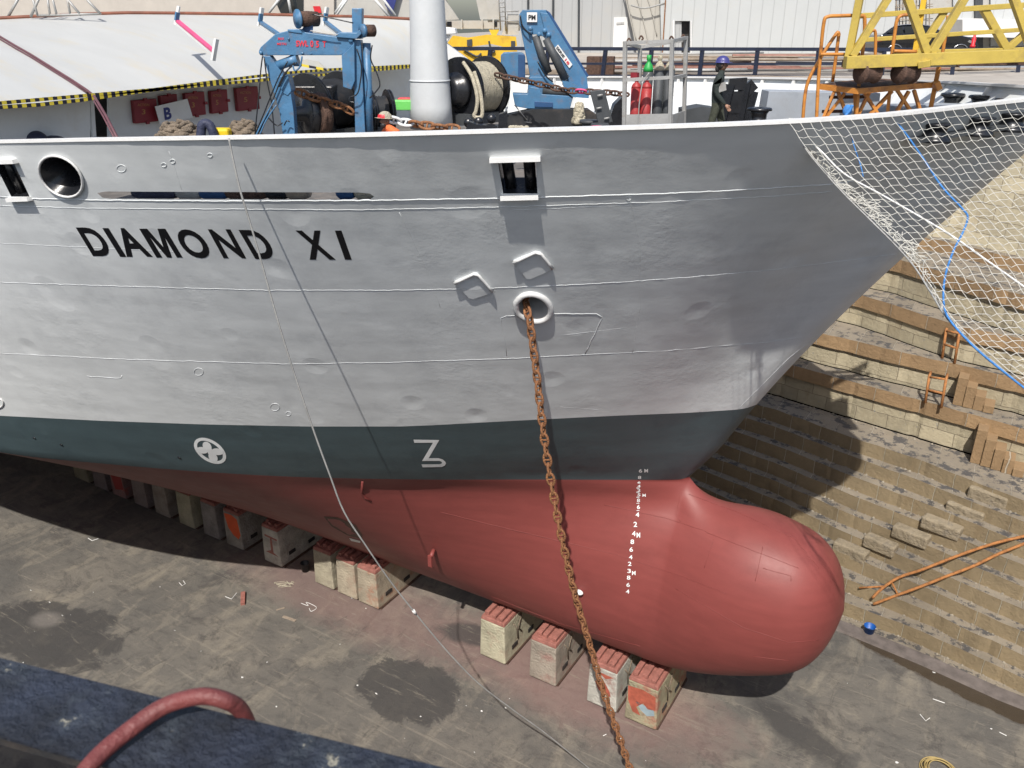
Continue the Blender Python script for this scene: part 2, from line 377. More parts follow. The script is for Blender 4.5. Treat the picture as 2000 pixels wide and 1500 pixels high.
for i in range(4): _fz = [0] + [(_fz[i-1] + 2 * _fz[i] + _fz[i+1]) / 4 for i in range(1, len(_fz) - 1)] + [_fz[-1]]
def zfar(s): return zt(s) + smooth_interp(s, _sv, _fz)
def upper(s, t, side=-1):
    z = ZW + t * ((zt(s) if side == -1 else zfar(s)) - ZW); X = xstem(z) - s
    if s == 0: hb = 0
    else: 
        g = t ** (.88 + .3 * min(1, max(0, (s - 3) / 10)))
        hb = (1 - g) * hbW(s) + g * hbD(s)
    return Vector((X, YC + side * hb, z))
def tgw(s):
    def f(t):
        px, py = proj(upper(s, t)); return py - interp(px, GWX, GWY)
    return bis(f, .02, .6)
SV = [0, .03, .07, .12, .2, .3, .45, .65, .9, 1.2, 1.5, 1.9, 2.3, 2.8] + [3.4 + .6 * i for i in range(34)] + [25, 27, 30, 34, 38, 45]
TGW = {s: tgw(s) for s in SV}
g0 = [TGW[s] for s in SV]
NG, NW = 6, 26
ship = thing('ship', 'large white hulled ship with red bulbous bow standing on blocks in the dry dock', 'ship', (-20, YC, ZB))
hull = MB()
for side in (-1, 1):
    rows = []
    for s in SV:
        tg = TGW[s] if s > .3 else TGW[.3]
        rows.append([upper(s, tg * i / NG, side) for i in range(NG)] + [upper(s, tg + (1 - tg) * i / NW, side) for i in range(NW + 1)])
    n = len(rows[0])
    base = len(hull.v); hull.v += [p for r in rows for p in r]
    for i in range(len(rows) - 1):
        for k in range(n - 1):
            q = [base + i * n + k, base + i * n + k + 1, base + (i + 1) * n + k + 1, base + (i + 1) * n + k]
            if side == 1: q = q[::-1]
            hull.f.append(q); hull.mi.append(1 if k < NG else 0); hull.sm.append(True)
# lower hull with the bulb: sections by X
NX = [-5.9, -5.8, -5.65, -5.5, -5.3, -5.0, -4.7, -4.4, -4.1, -3.8, -3.5, -3.2, -2.95, -2.7, -2.5, -2.3, -2.15, -2.05, -1.95, -1.85, -1.77, -1.7, -1.65, -1.61, -1.58]
PBz = [(-9, 1.65), (-6.0, 1.65), (-5, 1.78), (-4.4, 1.95), (-3.5, 2.3), (-2.7, 2.85), (-2.3, 3.22), (-2.05, 3.52), (-1.85, 3.86), (-1.7, 4.3), (-1.58, 4.9)]
PTz = [(XW, ZW), (-5.75, 6.95), (-5.45, 6.66), (-5.0, 6.58), (-4.4, 6.72), (-3.8, 6.78), (-3.2, 6.68), (-2.7, 6.45), (-2.3, 6.03), (-2.05, 5.85), (-1.85, 5.65), (-1.7, 5.4), (-1.58, 4.9)]
BW = [(-9, .9), (-6.6, 1.3), (-6, 1.42), (-5, 1.6), (-4.2, 1.7), (-3.4, 1.66), (-2.7, 1.46), (-2.3, 1.26), (-2.05, 1.08), (-1.85, .86), (-1.7, .58), (-1.58, 0)]
def tab(x, T): return smooth_interp(x, [a for a, _ in T], [b for _, b in T])
UF = [0, .04, .1, .2, .35, .5, .65, .8, .9, 1]
def vee(k, W, bulge): return [k + (W - k) * u + bulge * math.sin(math.pi * min(1, u)) for u in UF[:-1]] + [None]
SEC = {-6.0: [.25, .75, 1.05, 1.3, 1.42, 1.34, 1.1, .74, .42, None],
       -7.2: [.35, .78, 1.03, 1.28, 1.42, 1.42, 1.26, 1.02, .95, None],
       -9.3: [.5, .8, 1.05, 1.33, 1.6, 1.76, 1.86, 1.95, 2.08, None],
       -11.5: [.6, .85, 1.1, 1.5, 1.95, 2.3, 2.65, 3.0, 3.25, None],
       -15: vee(.7, hbW(XW + 15), .12), -19: vee(.8, hbW(XW + 19), -.1), -25: vee(1.0, hbW(XW + 25), -.15), -33: vee(1.1, hbW(XW + 33), -.1), -52: vee(1.2, 10, 0)}
SX = sorted(SEC)
CX0 = -2.95
def bulb_dims(X):
    if X <= CX0: return tab(X, PBz), tab(X, PTz), tab(X, BW)
    q = math.sqrt(max(0, 1 - ((X - CX0) / 1.37) ** 2)); zb0, zt0, a0 = tab(CX0, PBz), tab(CX0, PTz), tab(CX0, BW); zn = 4.85
    return zn - (zn - zb0) * q, zn + (zt0 - zn) * q, a0 * q
def section(X, side, n=28):
    out = []
    if X > XW:      # bulb only, its shape easing from the hull section into an ellipse
        zb, zt_, a = bulb_dims(X)
        wgt = min(1, max(0, (X - XW) / 1.6)); wgt = wgt * wgt * (3 - 2 * wgt); S6 = SEC[-6.0][:]; S6[-1] = .0
        for k in range(n + 1):
            if k == 0: out.append(Vector((X, YC, zb))); continue
            u = (1 - math.cos(math.pi * (k - 1) / (n - 1))) / 2
            e = (max(0, 1 - (2 * u - 1) ** 2)) ** .47
            za = (zt_ - zb) * u + (zb - ZB) * u; q = min(1, max(0, (zt_ - zb) * (1 - u) / .6))
            h6 = smooth_interp(min(.9, za / (ZW - ZB)), UF, S6) / 1.42 * math.sqrt(q * (2 - q))
            out.append(Vector((X, YC + side * a * (wgt * e + (1 - wgt) * h6), zb + (zt_ - zb) * u)))
        return out
    zb = tab(X, PBz); Wt = hbW(XW - X)
    out.append(Vector((X, YC, zb)))
    for k in range(1, n + 1):
        u = 1 - math.cos(math.pi * (k - 1) / (n - 1)); u /= 2
        def at(Xs): 
            v = SEC[Xs][:]; v[-1] = hbW(XW - Xs) if XW - Xs > 0.02 else .05
            return smooth_interp(u, UF, v)
        h = smooth_interp(X, SX, [at(q) for q in SX])
        he = smooth_interp(X, SX, [hbW(XW - q) if XW - q > .02 else .05 for q in SX])
        if X < XW - .6: h *= 1 + (Wt / he - 1) * min(1, (XW - .6 - X) / 1.5)
        if u > .8: h += (Wt - h) * ((u - .8) / .2) ** 2 if u > .999 or X > XW - 2 else 0
        if u > .999: h = Wt
        out.append(Vector((X, YC + side * h, zb + u * (ZW - zb))))
    return out
BXN = [-5.95 + .2 * i for i in range(15)] + [CX0 + 1.37 * math.sin(math.radians(5 + 5 * i)) for i in range(18)]
LX = [XW - s for s in reversed(SV)] + [x for x in BXN if x > XW + .03]
for side in (-1, 1):
    rows = [section(x, side) for x in LX]; N0 = len(rows[0])
    fixed = [p.copy() for p in rows[-1]]
    for _ in range(13):
        old = [[p.copy() for p in r] for r in rows]
        for i in range(1, len(rows) - 1):
            if LX[i] < -9.5 : continue
            wl = (LX[i] - LX[i-1]); wr = (LX[i+1] - LX[i])
            for k in range(N0):
                if k == N0 - 1 and LX[i] <= XW + .02: continue
                av = (old[i-1][k] * wr + old[i+1][k] * wl) / (wl + wr)
                rows[i][k].y += .5 * (av.y - old[i][k].y); rows[i][k].z += .5 * (av.z - old[i][k].z)
    n = len(rows[0]); base = len(hull.v); hull.v += [p for r in rows for p in r]
    for i in range(len(rows) - 1):
        for k in range(n - 1):
            q = [base + i * n + k, base + i * n + k + 1, base + (i + 1) * n + k + 1, base + (i + 1) * n + k]
            hull.f.append(q); hull.mi.append(2); hull.sm.append(True)
bvh = BVHTree.FromPolygons(hull.v, hull.f)
def on_hull(x, y, off=.006):
    d = ray(x, y).normalized(); hit = bvh.ray_cast(EYE, d)
    if hit[0] is None: return None, None
    n = hit[1]; n = n if n.dot(d) < 0 else -n
    return hit[0] + n * off, n
# ---- openings cut through the plating
def ell(cx, cy, a, b, rot, n=16): 
    return [(cx + a * math.cos(t) * math.cos(rot) - b * math.sin(t) * math.sin(rot), cy + a * math.cos(t) * math.sin(rot) + b * math.sin(t) * math.cos(rot)) for t in [2 * math.pi * i / n for i in range(n)]]
HOLES = {'slot': [(190, 377), (205, 374), (700, 376), (722, 378), (731, 384), (722, 390), (215, 388), (200, 386)],
         'fair_rect': [(972, 314), (1046, 314), (1050, 378), (983, 378)],
         'fair_left': [(-12, 316), (26, 316), (58, 384), (22, 384)],
         'round': ell(121, 343, 47, 33, math.radians(40)),
         'hawse': [(1010, 590), (1022, 578), (1040, 575), (1060, 582), (1072, 596), (1072, 612), (1060, 622), (1042, 624), (1022, 616), (1011, 606)]}
bm = bmesh.new(); bv = [bm.verts.new(v) for v in hull.v]
for f, mi, smv in zip(hull.f, hull.mi, hull.sm):
    try: fc = bm.faces.new([bv[i] for i in f]); fc.material_index = mi; fc.smooth = smv
    except ValueError: pass
bmesh.ops.remove_doubles(bm, verts=bm.verts, dist=.0015)
bmesh.ops.recalc_face_normals(bm, faces=bm.faces)
for key, poly in HOLES.items():
    cx = sum(p[0] for p in poly) / len(poly); cy = sum(p[1] for p in poly) / len(poly)
    x0 = min(p[0] for p in poly) - 45; x1 = max(p[0] for p in poly) + 45; y0 = min(p[1] for p in poly) - 40; y1 = max(p[1] for p in poly) + 40
    def inbox(f):
        c = f.calc_center_median()
        if c.y > YC: return False
        a, b = proj(c); return x0 < a < x1 and y0 < b < y1
    planes = []
    for i in range(len(poly)):
        a, b = ray(*poly[i]), ray(*poly[(i + 1) % len(poly)]); n = a.cross(b).normalized()
        if n.dot(ray(cx, cy)) < 0: n = -n
        planes.append(n)
    for n in planes:
        fs = [f for f in bm.faces if inbox(f)]
        geom = fs + list({e for f in fs for e in f.edges}) + list({v for f in fs for v in f.verts})
        bmesh.ops.bisect_plane(bm, geom=geom, plane_co=EYE, plane_no=n, dist=1e-5)
    dele = [f for f in bm.faces if inbox(f) and all((f.calc_center_median() - EYE).dot(n) > 0 for n in planes)]
    bmesh.ops.delete(bm, geom=dele, context='FACES')
inv = WM[ship.name].inverted()
for v in bm.verts: v.co = inv @ v.co
me = bpy.data.meshes.new('hull'); bm.to_mesh(me); bm.free()
for k in ('hull_white', 'hull_green', 'hull_red'): me.materials.append(M[k])
ho = bpy.data.objects.new('hull', me); COL.objects.link(ho); ho.parent = ship; WM[ho.name] = WM[ship.name]
# ---- deck, bulwark cap, inner plating
SD = [0.0, .15, .4, .8, 1.3, 2, 3, 4, 5.5, 7.5, 10, 12.5, 15, 18, 21, 25, 30, 38, 45]
def dk(s): return 1.0 + .32 * min(1, max(0, (s - 4.5) / 3))
mb = MB(); rows = []
for s in SD:
    L_, Rr_ = [upper(s, (q(s) - dk(s) - ZW) / (q(s) - ZW), sd) for q, sd in ((zt, -1), (zfar, 1))]
    if s > .1: L_.y += .06; Rr_.y -= .06
    else: L_.x -= .1; Rr_.x -= .1
    rows.append([L_, L_.lerp(Rr_, .3) + Z * .04, L_.lerp(Rr_, .7) + Z * .04, Rr_])
mb.grid(rows); mb.build('deck', M['deck'], ship)
def capline(side, off=0.0, s0=0.0, s1=45.0, n=90):
    out = []
    for i in range(n + 1):
        s = s0 + (s1 - s0) * (i / n) ** 1.5; p = upper(s, 1.0, side); q = upper(s + .05, 1.0, side); tn = (q - p).normalized()
        out.append((p, Vector((tn.y, -tn.x, 0)).normalized() * (1 if side == -1 else -1)))
    return out
for side in (-1, 1):
    mb = MB(); cl = capline(side); rows = []
    for p, nn in cl:
        if nn.dot(Vector((0, side, 0))) < 0: nn = -nn
        a, b = p + nn * .008, p - nn * .16
        rows.append([a - Z * .035, a + Z * .012, b + Z * .012, b - Z * .035])
    mb.grid(rows, closed=True, smooth=False); mb.build('bulwark_cap', M['rail_white'], ship)
# inner faces of the port bulwark and its stays
mb = MB(); rows = []
for s in [0.3, .6, 1, 1.5, 2.2, 3, 4, 5, 6, 7, 8.5, 10, 12, 14, 16, 18, 22]:
    p = upper(s, 1, 1); dn = Vector((p.x - .25, p.y - .3, p.z - dk(s) - .15)); rows.append([p + Vector((-.03, -.035, -.05)), dn])
mb.grid(rows); mb.build('bulwark_inner_plate', M['white'], ship)
for i in range(17):
    s = 1.6 + i * .95; p = upper(s, 1, 1); q = upper(s + .05, 1, 1); tn = (q - p).normalized(); inw = Vector((tn.y, -tn.x, 0)); inw = inw if inw.y < 0 else -inw
    mb = MB(); t3 = tn * .03
    mb.prism([p + inw * .06 - Z * .06, p + inw * .2 - Z * .06, p + inw * .62 - Z * 1.05, p + inw * .28 - Z * 1.05], t3); mb.build('bulwark_stay', M['rail_white'], ship)
# stern closing plate
mb = MB(); s = 45.0
ring = [upper(s, t / 10, -1) for t in range(10, -1, -1)] + section(XW - 45, -1)[::-1] + section(XW - 45, 1)[1:] + [upper(s, t / 10, 1) for t in range(11)]
mb.add(ring, [tuple(range(len(ring)))]); mb.build('stern_plate', M['hull_white'], ship)
# ---- weld seams, doubler plates, rubbing strips traced on the plating
def densify(px, step=18):
    out = []
    for (a, b), (c, d) in zip(px, px[1:]):
        n = max(1, int(math.hypot(c - a, d - b) / step))
        out += [(a + (c - a) * i / n, b + (d - b) * i / n) for i in range(n)]
    return out + [px[-1]]
def seam(px, r=.012, m='hull_white', name='weld_seam', off=.002, wob=0.0, n=5):
    seg = []; segs = []
    for x, y in densify(px, 9 if wob else 16):
        P, nn = on_hull(x + rnd.uniform(-wob, wob), y + rnd.uniform(-wob, wob), off)
        if P is None:
            if len(seg) > 1: segs.append(seg)
            seg = []; continue
        seg.append(P)
    if len(seg) > 1: segs.append(seg)
    if not segs: return
    mb = MB()
    for sg in segs: mb.tube(sg, r, n)
    return mb.build(name, M[m], ship)
SEAMS = [([(0, 385), (60, 388), (180, 391), (450, 393), (700, 392), (1000, 387), (1300, 378), (1450, 371), (1620, 360), (1740, 345)], .015),
         ([(0, 402), (180, 407), (700, 410), (1000, 404), (1300, 394), (1500, 384), (1625, 374)], .008),
         ([(0, 552), (300, 561), (520, 567), (760, 567), (960, 563), (1150, 555), (1300, 545), (1500, 528), (1660, 508), (1750, 496)], .008),
         ([(0, 690), (250, 702), (560, 711), (760, 708), (1000, 700), (1150, 692), (1300, 685), (1500, 668), (1620, 650)], .008),
         ([(0, 475), (230, 486), (350, 492)], .005),
         ([(990, 617), (1010, 616)], .01), ([(1080, 613), (1165, 613), (1176, 619), (1172, 630), (1143, 690)], .013),
         ([(990, 617), (978, 622), (985, 660), (990, 694)], .008),
         ([(1600, 652), (1540, 700), (1440, 800)], .01), ([(1230, 385), (1250, 480), (1250, 600), (1235, 690)], .006),
         ([(170, 735), (236, 739), (239, 733)], .009), ([(1095, 795), (1175, 800)], .004),
         ([(780, 415), (830, 520), (860, 600)], .005), ([(330, 295), (355, 370)], .004),
         ([(1000, 410), (1260, 400)], .004), ([(1100, 655), (1220, 640)], .004)]
for px, r in SEAMS: seam(px, r, off=-r * .35, wob=.6 if r < .02 else .2)
for px in ([(1180, 985), (1300, 1012), (1380, 1038)], [(860, 1000), (960, 1025), (1200, 1082), (1330, 1125), (1420, 1160)], [(1345, 965), (1440, 1000), (1550, 1050), (1600, 1110)],
           [(1320, 1150), (1450, 1225), (1540, 1255), (1600, 1250)], [(1380, 1040), (1470, 1075), (1560, 1110)], [(1490, 1068), (1475, 1135)], [(1395, 1050), (1375, 1110)], [(1490, 1110), (1545, 1125), (1545, 1135)],
           [(960, 1165), (1100, 1220), (1250, 1262)], [(1470, 1282), (1540, 1290)], [(1330, 960), (1320, 1005), (1330, 1020)]):
    seam(px, .006, 'hull_red', wob=.3)
# boundary lines of the paint bands, small bosses
for c in ((237, 329), (537, 795), (388, 726), (563, 808), (320, 322), (337, 315), (410, 303), (1228, 387)):
    r = 9 if c[0] in (537, 388, 237) else 5
    ring = [on_hull(c[0] + r * math.cos(a), c[1] + r * .8 * math.sin(a), .002)[0] for a in [2 * math.pi * i / 14 for i in range(14)]]
    if all(p is not None for p in ring): MB().tube(ring, .005, 5, closed=True).build('pipe_boss_ring', M['hull_white'], ship)
def plate_on(px, name, m, off=.015, rim=None, rimr=.02, rimm='rail_white'):
    P = [on_hull(x, y, off)[0] for x, y in px]; n = on_hull(*px[0])[1]
    mb = MB(); mb.prism(P, -n * (off + .02)); o = mb.build(name, M[m], ship)
    if rim: MB().tube([on_hull(x, y, off + .01)[0] for x, y in densify(rim, 10)], rimr, 8).build('half_round_rim', M[rimm], ship)
    return o
plate_on([(888, 549), (926, 532), (933, 533), (962, 566), (958, 571), (924, 582), (916, 580)], 'anchor_rest_plate', 'hull_white', .03, [(888, 550), (926, 532), (934, 534), (962, 566)], .028)
plate_on([(1003, 508), (1046, 490), (1056, 492), (1079, 520), (1075, 526), (1036, 543), (1028, 542)], 'anchor_rest_plate', 'hull_white', .03, [(1003, 510), (1046, 490), (1057, 493), (1079, 521)], .028)
# hawse pipe opening with rim, pipe going inboard
hp = HOLES['hawse']
ring = [on_hull(x * 1.0, y, .0)[0] if on_hull(x, y)[0] is not None else None for x, y in hp]
ext = [(cx, cy) for cx, cy in [(1040 + (x - 1040) * 1.06, 600 + (y - 600) * 1.08) for x, y in hp]]
ringo = [on_hull(x, y, .02)[0] for x, y in ext]
mb = MB(); mb.tube(arc_pts(ringo + [ringo[0]], 3)[:-1], .055, 10, closed=True); mb.build('hawse_rim', M['rail_white'], ship)
mb = MB(); inn = Vector((-.75, .75, .55)); mb.grid([ringo, [p + inn * .6 for p in ringo], [p + inn * 1.6 for p in ringo]], closed=True); mb.build('hawse_pipe', M['white'], ship)
mb = MB(); cc = sum((p for p in ringo), Vector()) / len(ringo) + inn * 1.6; mb.add([p + inn * 1.6 for p in ringo], [tuple(range(len(ringo)))]); mb.build('hawse_pipe_end', M['rust_dark'], ship)
# round fairlead (black trumpet) and its white lip
ro = [on_hull(x, y, .02)[0] for x, y in ell(121, 343, 47, 33, math.radians(40), 28)]
c0 = sum(ro, Vector()) / len(ro); nr = on_hull(180, 343)[1]
mb = MB(); rows = []
for k, (sc_, dp) in enumerate(((1.0, .02), (.93, -.06), (.78, -.2), (.6, -.42), (.5, -.7), (.5, -1.0))): rows.append([c0 + (p - c0) * sc_ + nr * dp for p in ro])
mb.grid(rows, closed=True); mb.add(rows[-1], [tuple(range(28))]); mb.build('round_fairlead', M['black'], ship)
mb = MB(); mb.tube([c0 + (p - c0) * 1.02 + nr * .01 for p in ro], .022, 8, closed=True); mb.build('fairlead_lip', M['rail_white'], ship)
# square fairleads
def sqlead(px, lip, name='roller_fairlead'):
    P = [on_hull(x, y, .0)[0] for x, y in px]; n = Vector((0, -1, 0)) * .0 + on_hull(px[1][0] + 30, px[1][1])[1]; inn = -n * .35
    mb = MB(); mb.grid([P, [p + inn for p in P]], closed=True, smooth=False)
    a, b, c, d = [p + inn * .5 for p in P]; wx = (b - a) * .2
    mb.tube([a + wx, d + wx], .09, 12); mb.tube([b - wx, c - wx], .09, 12)
    mb.bar(a * .42 + d * .58 + inn, b * .42 + c * .58 + inn, .05); mb.build(name, M['black'], ship)
    for l in lip:
        q = [on_hull(*l[0], .04)[0], on_hull(*l[1], .04)[0]]; MB().bar(q[0], q[1], .12, .07).build('fairlead_lip', M['rail_white'], ship)
sqlead(HOLES['fair_rect'], [[(957, 309), (1056, 306)], [(978, 383), (1052, 381)]])
sqlead(HOLES['fair_left'], [[(-15, 315), (34, 313)], [(20, 388), (62, 386)]])
# ---- ship's name
LET = [('D', 148, 190, 34, 0), ('I', 200, 212, 35, 1), ('A', 214, 265, 34, 1), ('M', 272, 323, 34, 2), ('O', 336, 388, 32, 3), ('N', 406, 450, 31, 3), ('D', 466, 511, 33, 4), ('X', 576, 627, 29, 5), ('I', 654, 667, 20, 5)]
for ch, x0, x1, sl_, dy in LET:
    mb = MB()
    yt = 444 + dy * 1.2; yb = 500 + dy * 1.4 if dy < 5 else 507
    def fn(u, v, x0=x0, x1=x1, sl_=sl_, yt=yt, yb=yb):
        return on_hull(x0 + (x1 - x0) * u + sl_ * (1 - v), yb + (yt - yb) * v, .004)[0]
    if ch == 'M':
        pg = [(0, 0), (0, 1), (.3, 1), (.5, .36), (.7, 1), (1, 1), (1, 0), (.78, 0), (.78, .7), (.59, 0), (.41, 0), (.22, .7), (.22, 0)]
        mb.add([fn(*q) for q in pg], [list(t_) for t_ in tess([Vector((*q, 0)) for q in pg])], False)
    else: text_on(mb, ch, fn, .0 if ch == 'I' else .03)
    mb.build('name_letter', M['text_black'], ship)
# ---- draft marks
MARKS = [(1250, 919, '6', 6.5, 7), (1261, 919, 'M', 7, 7), (1248, 932, '8', 6.5, 6), (1247, 942, '6', 6, 4), (1247, 949, '4', 6, 5), (1247, 957, '2', 6, 5), (1247, 966, '5', 6, 6), (1257, 967, 'M', 6.5, 6),
         (1246, 977, '8', 6, 7), (1246, 990, '6', 6, 8), (1244, 1005, '4', 7, 9), (1240, 1024, '2', 7, 10), (1237, 1042, '4', 7, 10), (1246, 1045, 'M', 7, 10), (1234, 1058, '8', 7, 9), (1232, 1073, '6', 7, 9),
         (1231, 1088, '4', 7, 8), (1229, 1101, '2', 7, 8), (1228, 1115, '3', 7, 8), (1237, 1119, 'M', 7, 8), (1227, 1128, '8', 7, 8), (1226, 1142, '6', 7, 8), (1225, 1155, '4', 7, 8)]
for x, y, ch, wd, hg in MARKS:
    mb = MB(); text_on(mb, ch, lambda u, v: on_hull(x - wd / 2 + wd * u + 1 - v * 0, y + hg / 2 - hg * v, .008)[0], .02); mb.build('draft_mark', M['text_white'], ship)
for y in (953, 961, 971, 983, 997): 
    seam([(1243, y), (1249, y)], .008, 'text_white', 'draft_tick', .006)
# ---- bow thruster and bulb symbols (polygons in photo pixels laid on the plating)
def sympoly(polys, name, off=.008, m='text_white'):
    mb = MB()
    for k, poly in enumerate(polys):
        mb.add([on_hull(x, y, off + k * .001)[0] for x, y in poly], [list(t_) for t_ in tess([Vector((x, y, 0)) for x, y in poly])], False)
    return mb.build(name, M[m], ship)
def z1(x, y): return 780 + x / 15, 830 + y / 15
hook = [z1(a, b) for a, b in [(415, 420), (1170, 432), (860, 965), (1150, 962), (1270, 1000), (1350, 1070), (1365, 1120), (1330, 1185), (1240, 1222), (680, 1232), (650, 1145), (1190, 1140), (1255, 1110), (1235, 1070), (1180, 1045), (665, 1048), (985, 512), (440, 515)]]
sympoly([hook], 'bulb_symbol')
def z2(x, y): return 340 + x / 12.5, 820 + y / 12.5
N_ = 28; th0 = math.radians(33)
outer = [z2(880 + 440 * math.cos(t) * math.cos(th0) - 255 * math.sin(t) * math.sin(th0), 750 + 440 * math.cos(t) * math.sin(th0) + 255 * math.sin(t) * math.cos(th0)) for t in [2 * math.pi * i / N_ for i in range(N_)]]
inner = [z2(880 + 355 * math.cos(t) * math.cos(th0) - 185 * math.sin(t) * math.sin(th0), 750 + 355 * math.cos(t) * math.sin(th0) + 185 * math.sin(t) * math.cos(th0)) for t in [2 * math.pi * i / N_ for i in range(N_)]]
mb = MB(); mb.grid([[on_hull(*p, .008)[0] for p in outer], [on_hull(*p, .008)[0] for p in inner]], closed=True, smooth=False)
for cx, cy, a, b, rt in ((810, 640, 130, 95, 50), (690, 735, 150, 80, 8), (1060, 770, 150, 82, 8), (955, 905, 135, 95, 50)):
    rt = math.radians(rt); pl = [z2(cx + a * math.cos(t) * math.cos(rt) - b * math.sin(t) * math.sin(rt), cy + a * math.cos(t) * math.sin(rt) + b * math.sin(t) * math.cos(rt)) for t in [2 * math.pi * i / 18 for i in range(18)]]
    mb.add([on_hull(*p, .009 + cx * 2e-6)[0] for p in pl], [tuple(range(18))], False)
mb.add([on_hull(*z2(*p), .0105)[0] for p in ((800, 690), (930, 700), (960, 830), (840, 830))], [(0, 1, 2, 3)], False)
mb.build('thruster_symbol', M['text_white'], ship)
# thruster tunnel mouth, small plugs
tp = [(632, 1008), (660, 1010), (695, 1025), (708, 1045), (706, 1052), (680, 1046), (648, 1028)]
mb = MB(); P = [on_hull(x, y, .006)[0] for x, y in tp]; inn = Vector((0, .5, .05)); mb.add(P, [tuple(range(len(P)))], False); mb.build('thruster_tunnel', M['rust_dark'], ship)
seam([(708, 940), (706, 962), (712, 972), (724, 978)], .03, 'hull_red', 'bilge_fin')
for (x, y) in ((66, 855), (119, 868), (349, 893)):
    P = on_hull(x, y, .004)[0]; MB().ball(P, .04, 6, (1.3, .4, .7)).build('drain_hole', M['black'], ship)
mb = MB(); P, n = on_hull(848, 1072, .03); mb.tube([P, P + n * .25], .06, 10); mb.bar(P + n * .3 + Z * .1, P + n * .3 - Z * .25, .05, .12); mb.build('drain_plug', M['hull_red'], ship)
mb = MB(); P, n = on_hull(1132, 1153, .08); mb.ball(P, .085, 8, (1.6, 1, .8)); mb.build('anode', M['text_white'], ship)
mb = MB(); P = [on_hull(x, y, .01)[0] for x, y in [(682, 1050), (704, 1056), (704, 1060), (686, 1056)]]; mb.add(P, [(0, 1, 2, 3)]); mb.build('depth_mark', M['text_white'], ship)
mb = MB(); mb.tube([on_hull(-6 + 13 * math.cos(a_), 787 + 10 * math.sin(a_), .01)[0] for a_ in [2 * math.pi * k / 16 for k in range(16)]], .02, 6, closed=True); mb.build('sea_chest_ring', M['rail_white'], ship)
# ======================================================= THE DOCK
ROWS = [  # (z, pixel trace of the step nosing)
 (0.0, [(1640, 1217), (1803, 1283), (1953, 1350), (2000, 1368)]),
 (0.5, [(1640, 1172), (1803, 1234), (2000, 1325)]),
 (1.0, [(1500, 1055), (1640, 1125), (1803, 1189), (2000, 1282)]),
 (1.5, [(1342, 939), (1500, 1010), (1640, 1078), (1803, 1145), (2000, 1237)]),
 (2.0, [(1363, 915), (1513, 974), (1640, 1035), (1803, 1103), (2000, 1193)]),
 (2.5, [(1385, 891), (1513, 939), (1640, 995), (1803, 1061), (2000, 1150)]),
 (3.0, [(1407, 867), (1513, 905), (1640, 957), (1803, 1024), (2000, 1110)]),
 (3.5, [(1429, 842), (1513, 869), (1640, 920), (1803, 984), (2000, 1066)]),
 (4.0, [(1453, 815), (1513, 833), (1640, 882), (1803, 941), (2000, 1020)]),
 (4.5, [(1475, 790), (1513, 801), (1640, 846), (1803, 900), (2000, 980)]),
 (5.9, [(1553, 715), (1733, 764), (1913, 813), (2000, 838)]),
 (7.1, [(1611, 652), (1740, 683), (1875, 713), (2000, 742)]),
 (8.3, [(1687, 577), (1835, 625), (2000, 676)]),
 (9.6, [(1750, 505), (2000, 577)]),
 (10.05, [(1830, 468), (2000, 508)])]
def plan(z, px):
    P = [atz(x, y, z) for x, y in px]
    d = (P[-1] - P[-2]).normalized(); e = P[-1] + d * 9
    a = P[0]
    q = [Vector((-60, a.y + .02 * (a.x + 60) * .3, z)), Vector((-30, a.y + .5, z)), Vector((a.x - 4, a.y + .9 if z > 0 else a.y + .2, z))]
    return q + P + [e]
def resamp(P, n=60):
    xs = [p.x for p in P]; ys = [p.y for p in P]
    X = [-60, -45, -30, -20] + [-16 + .5 * i for i in range(12)] + [-10 + .14 * i for i in range(110)] + [5.5 + .6 * i for i in range(12)]
    return [Vector((x, interp(x, xs, ys) if x <= xs[-1] else ys[-1] + (x - xs[-1]) * (ys[-1] - ys[-2]) / (xs[-1] - xs[-2]), P[0].z)) for x in X]
nose = [resamp(plan(z, px)) for z, px in ROWS]
for i in range(1, len(nose)):            # keep every tread at least 0.3 m deep
    for a, b in zip(nose[i - 1], nose[i]):
        b.y = max(b.y, a.y + (.34 if i > 1 else .02) )
from mathutils import noise as mno
for i in range(1, len(nose)):            # worn, chipped edges
    for p in nose[i]:
        ch = max(0, mno.noise(Vector((p.x * 2.3, i * 3.7, 0))) - .25) * .16
        p.y += mno.noise(Vector((p.x * 1.1, i * 9.1, 2))) * .035 + ch; p.z += mno.noise(Vector((p.x * 1.7, i * 5.3, 4))) * .02 - ch * .5
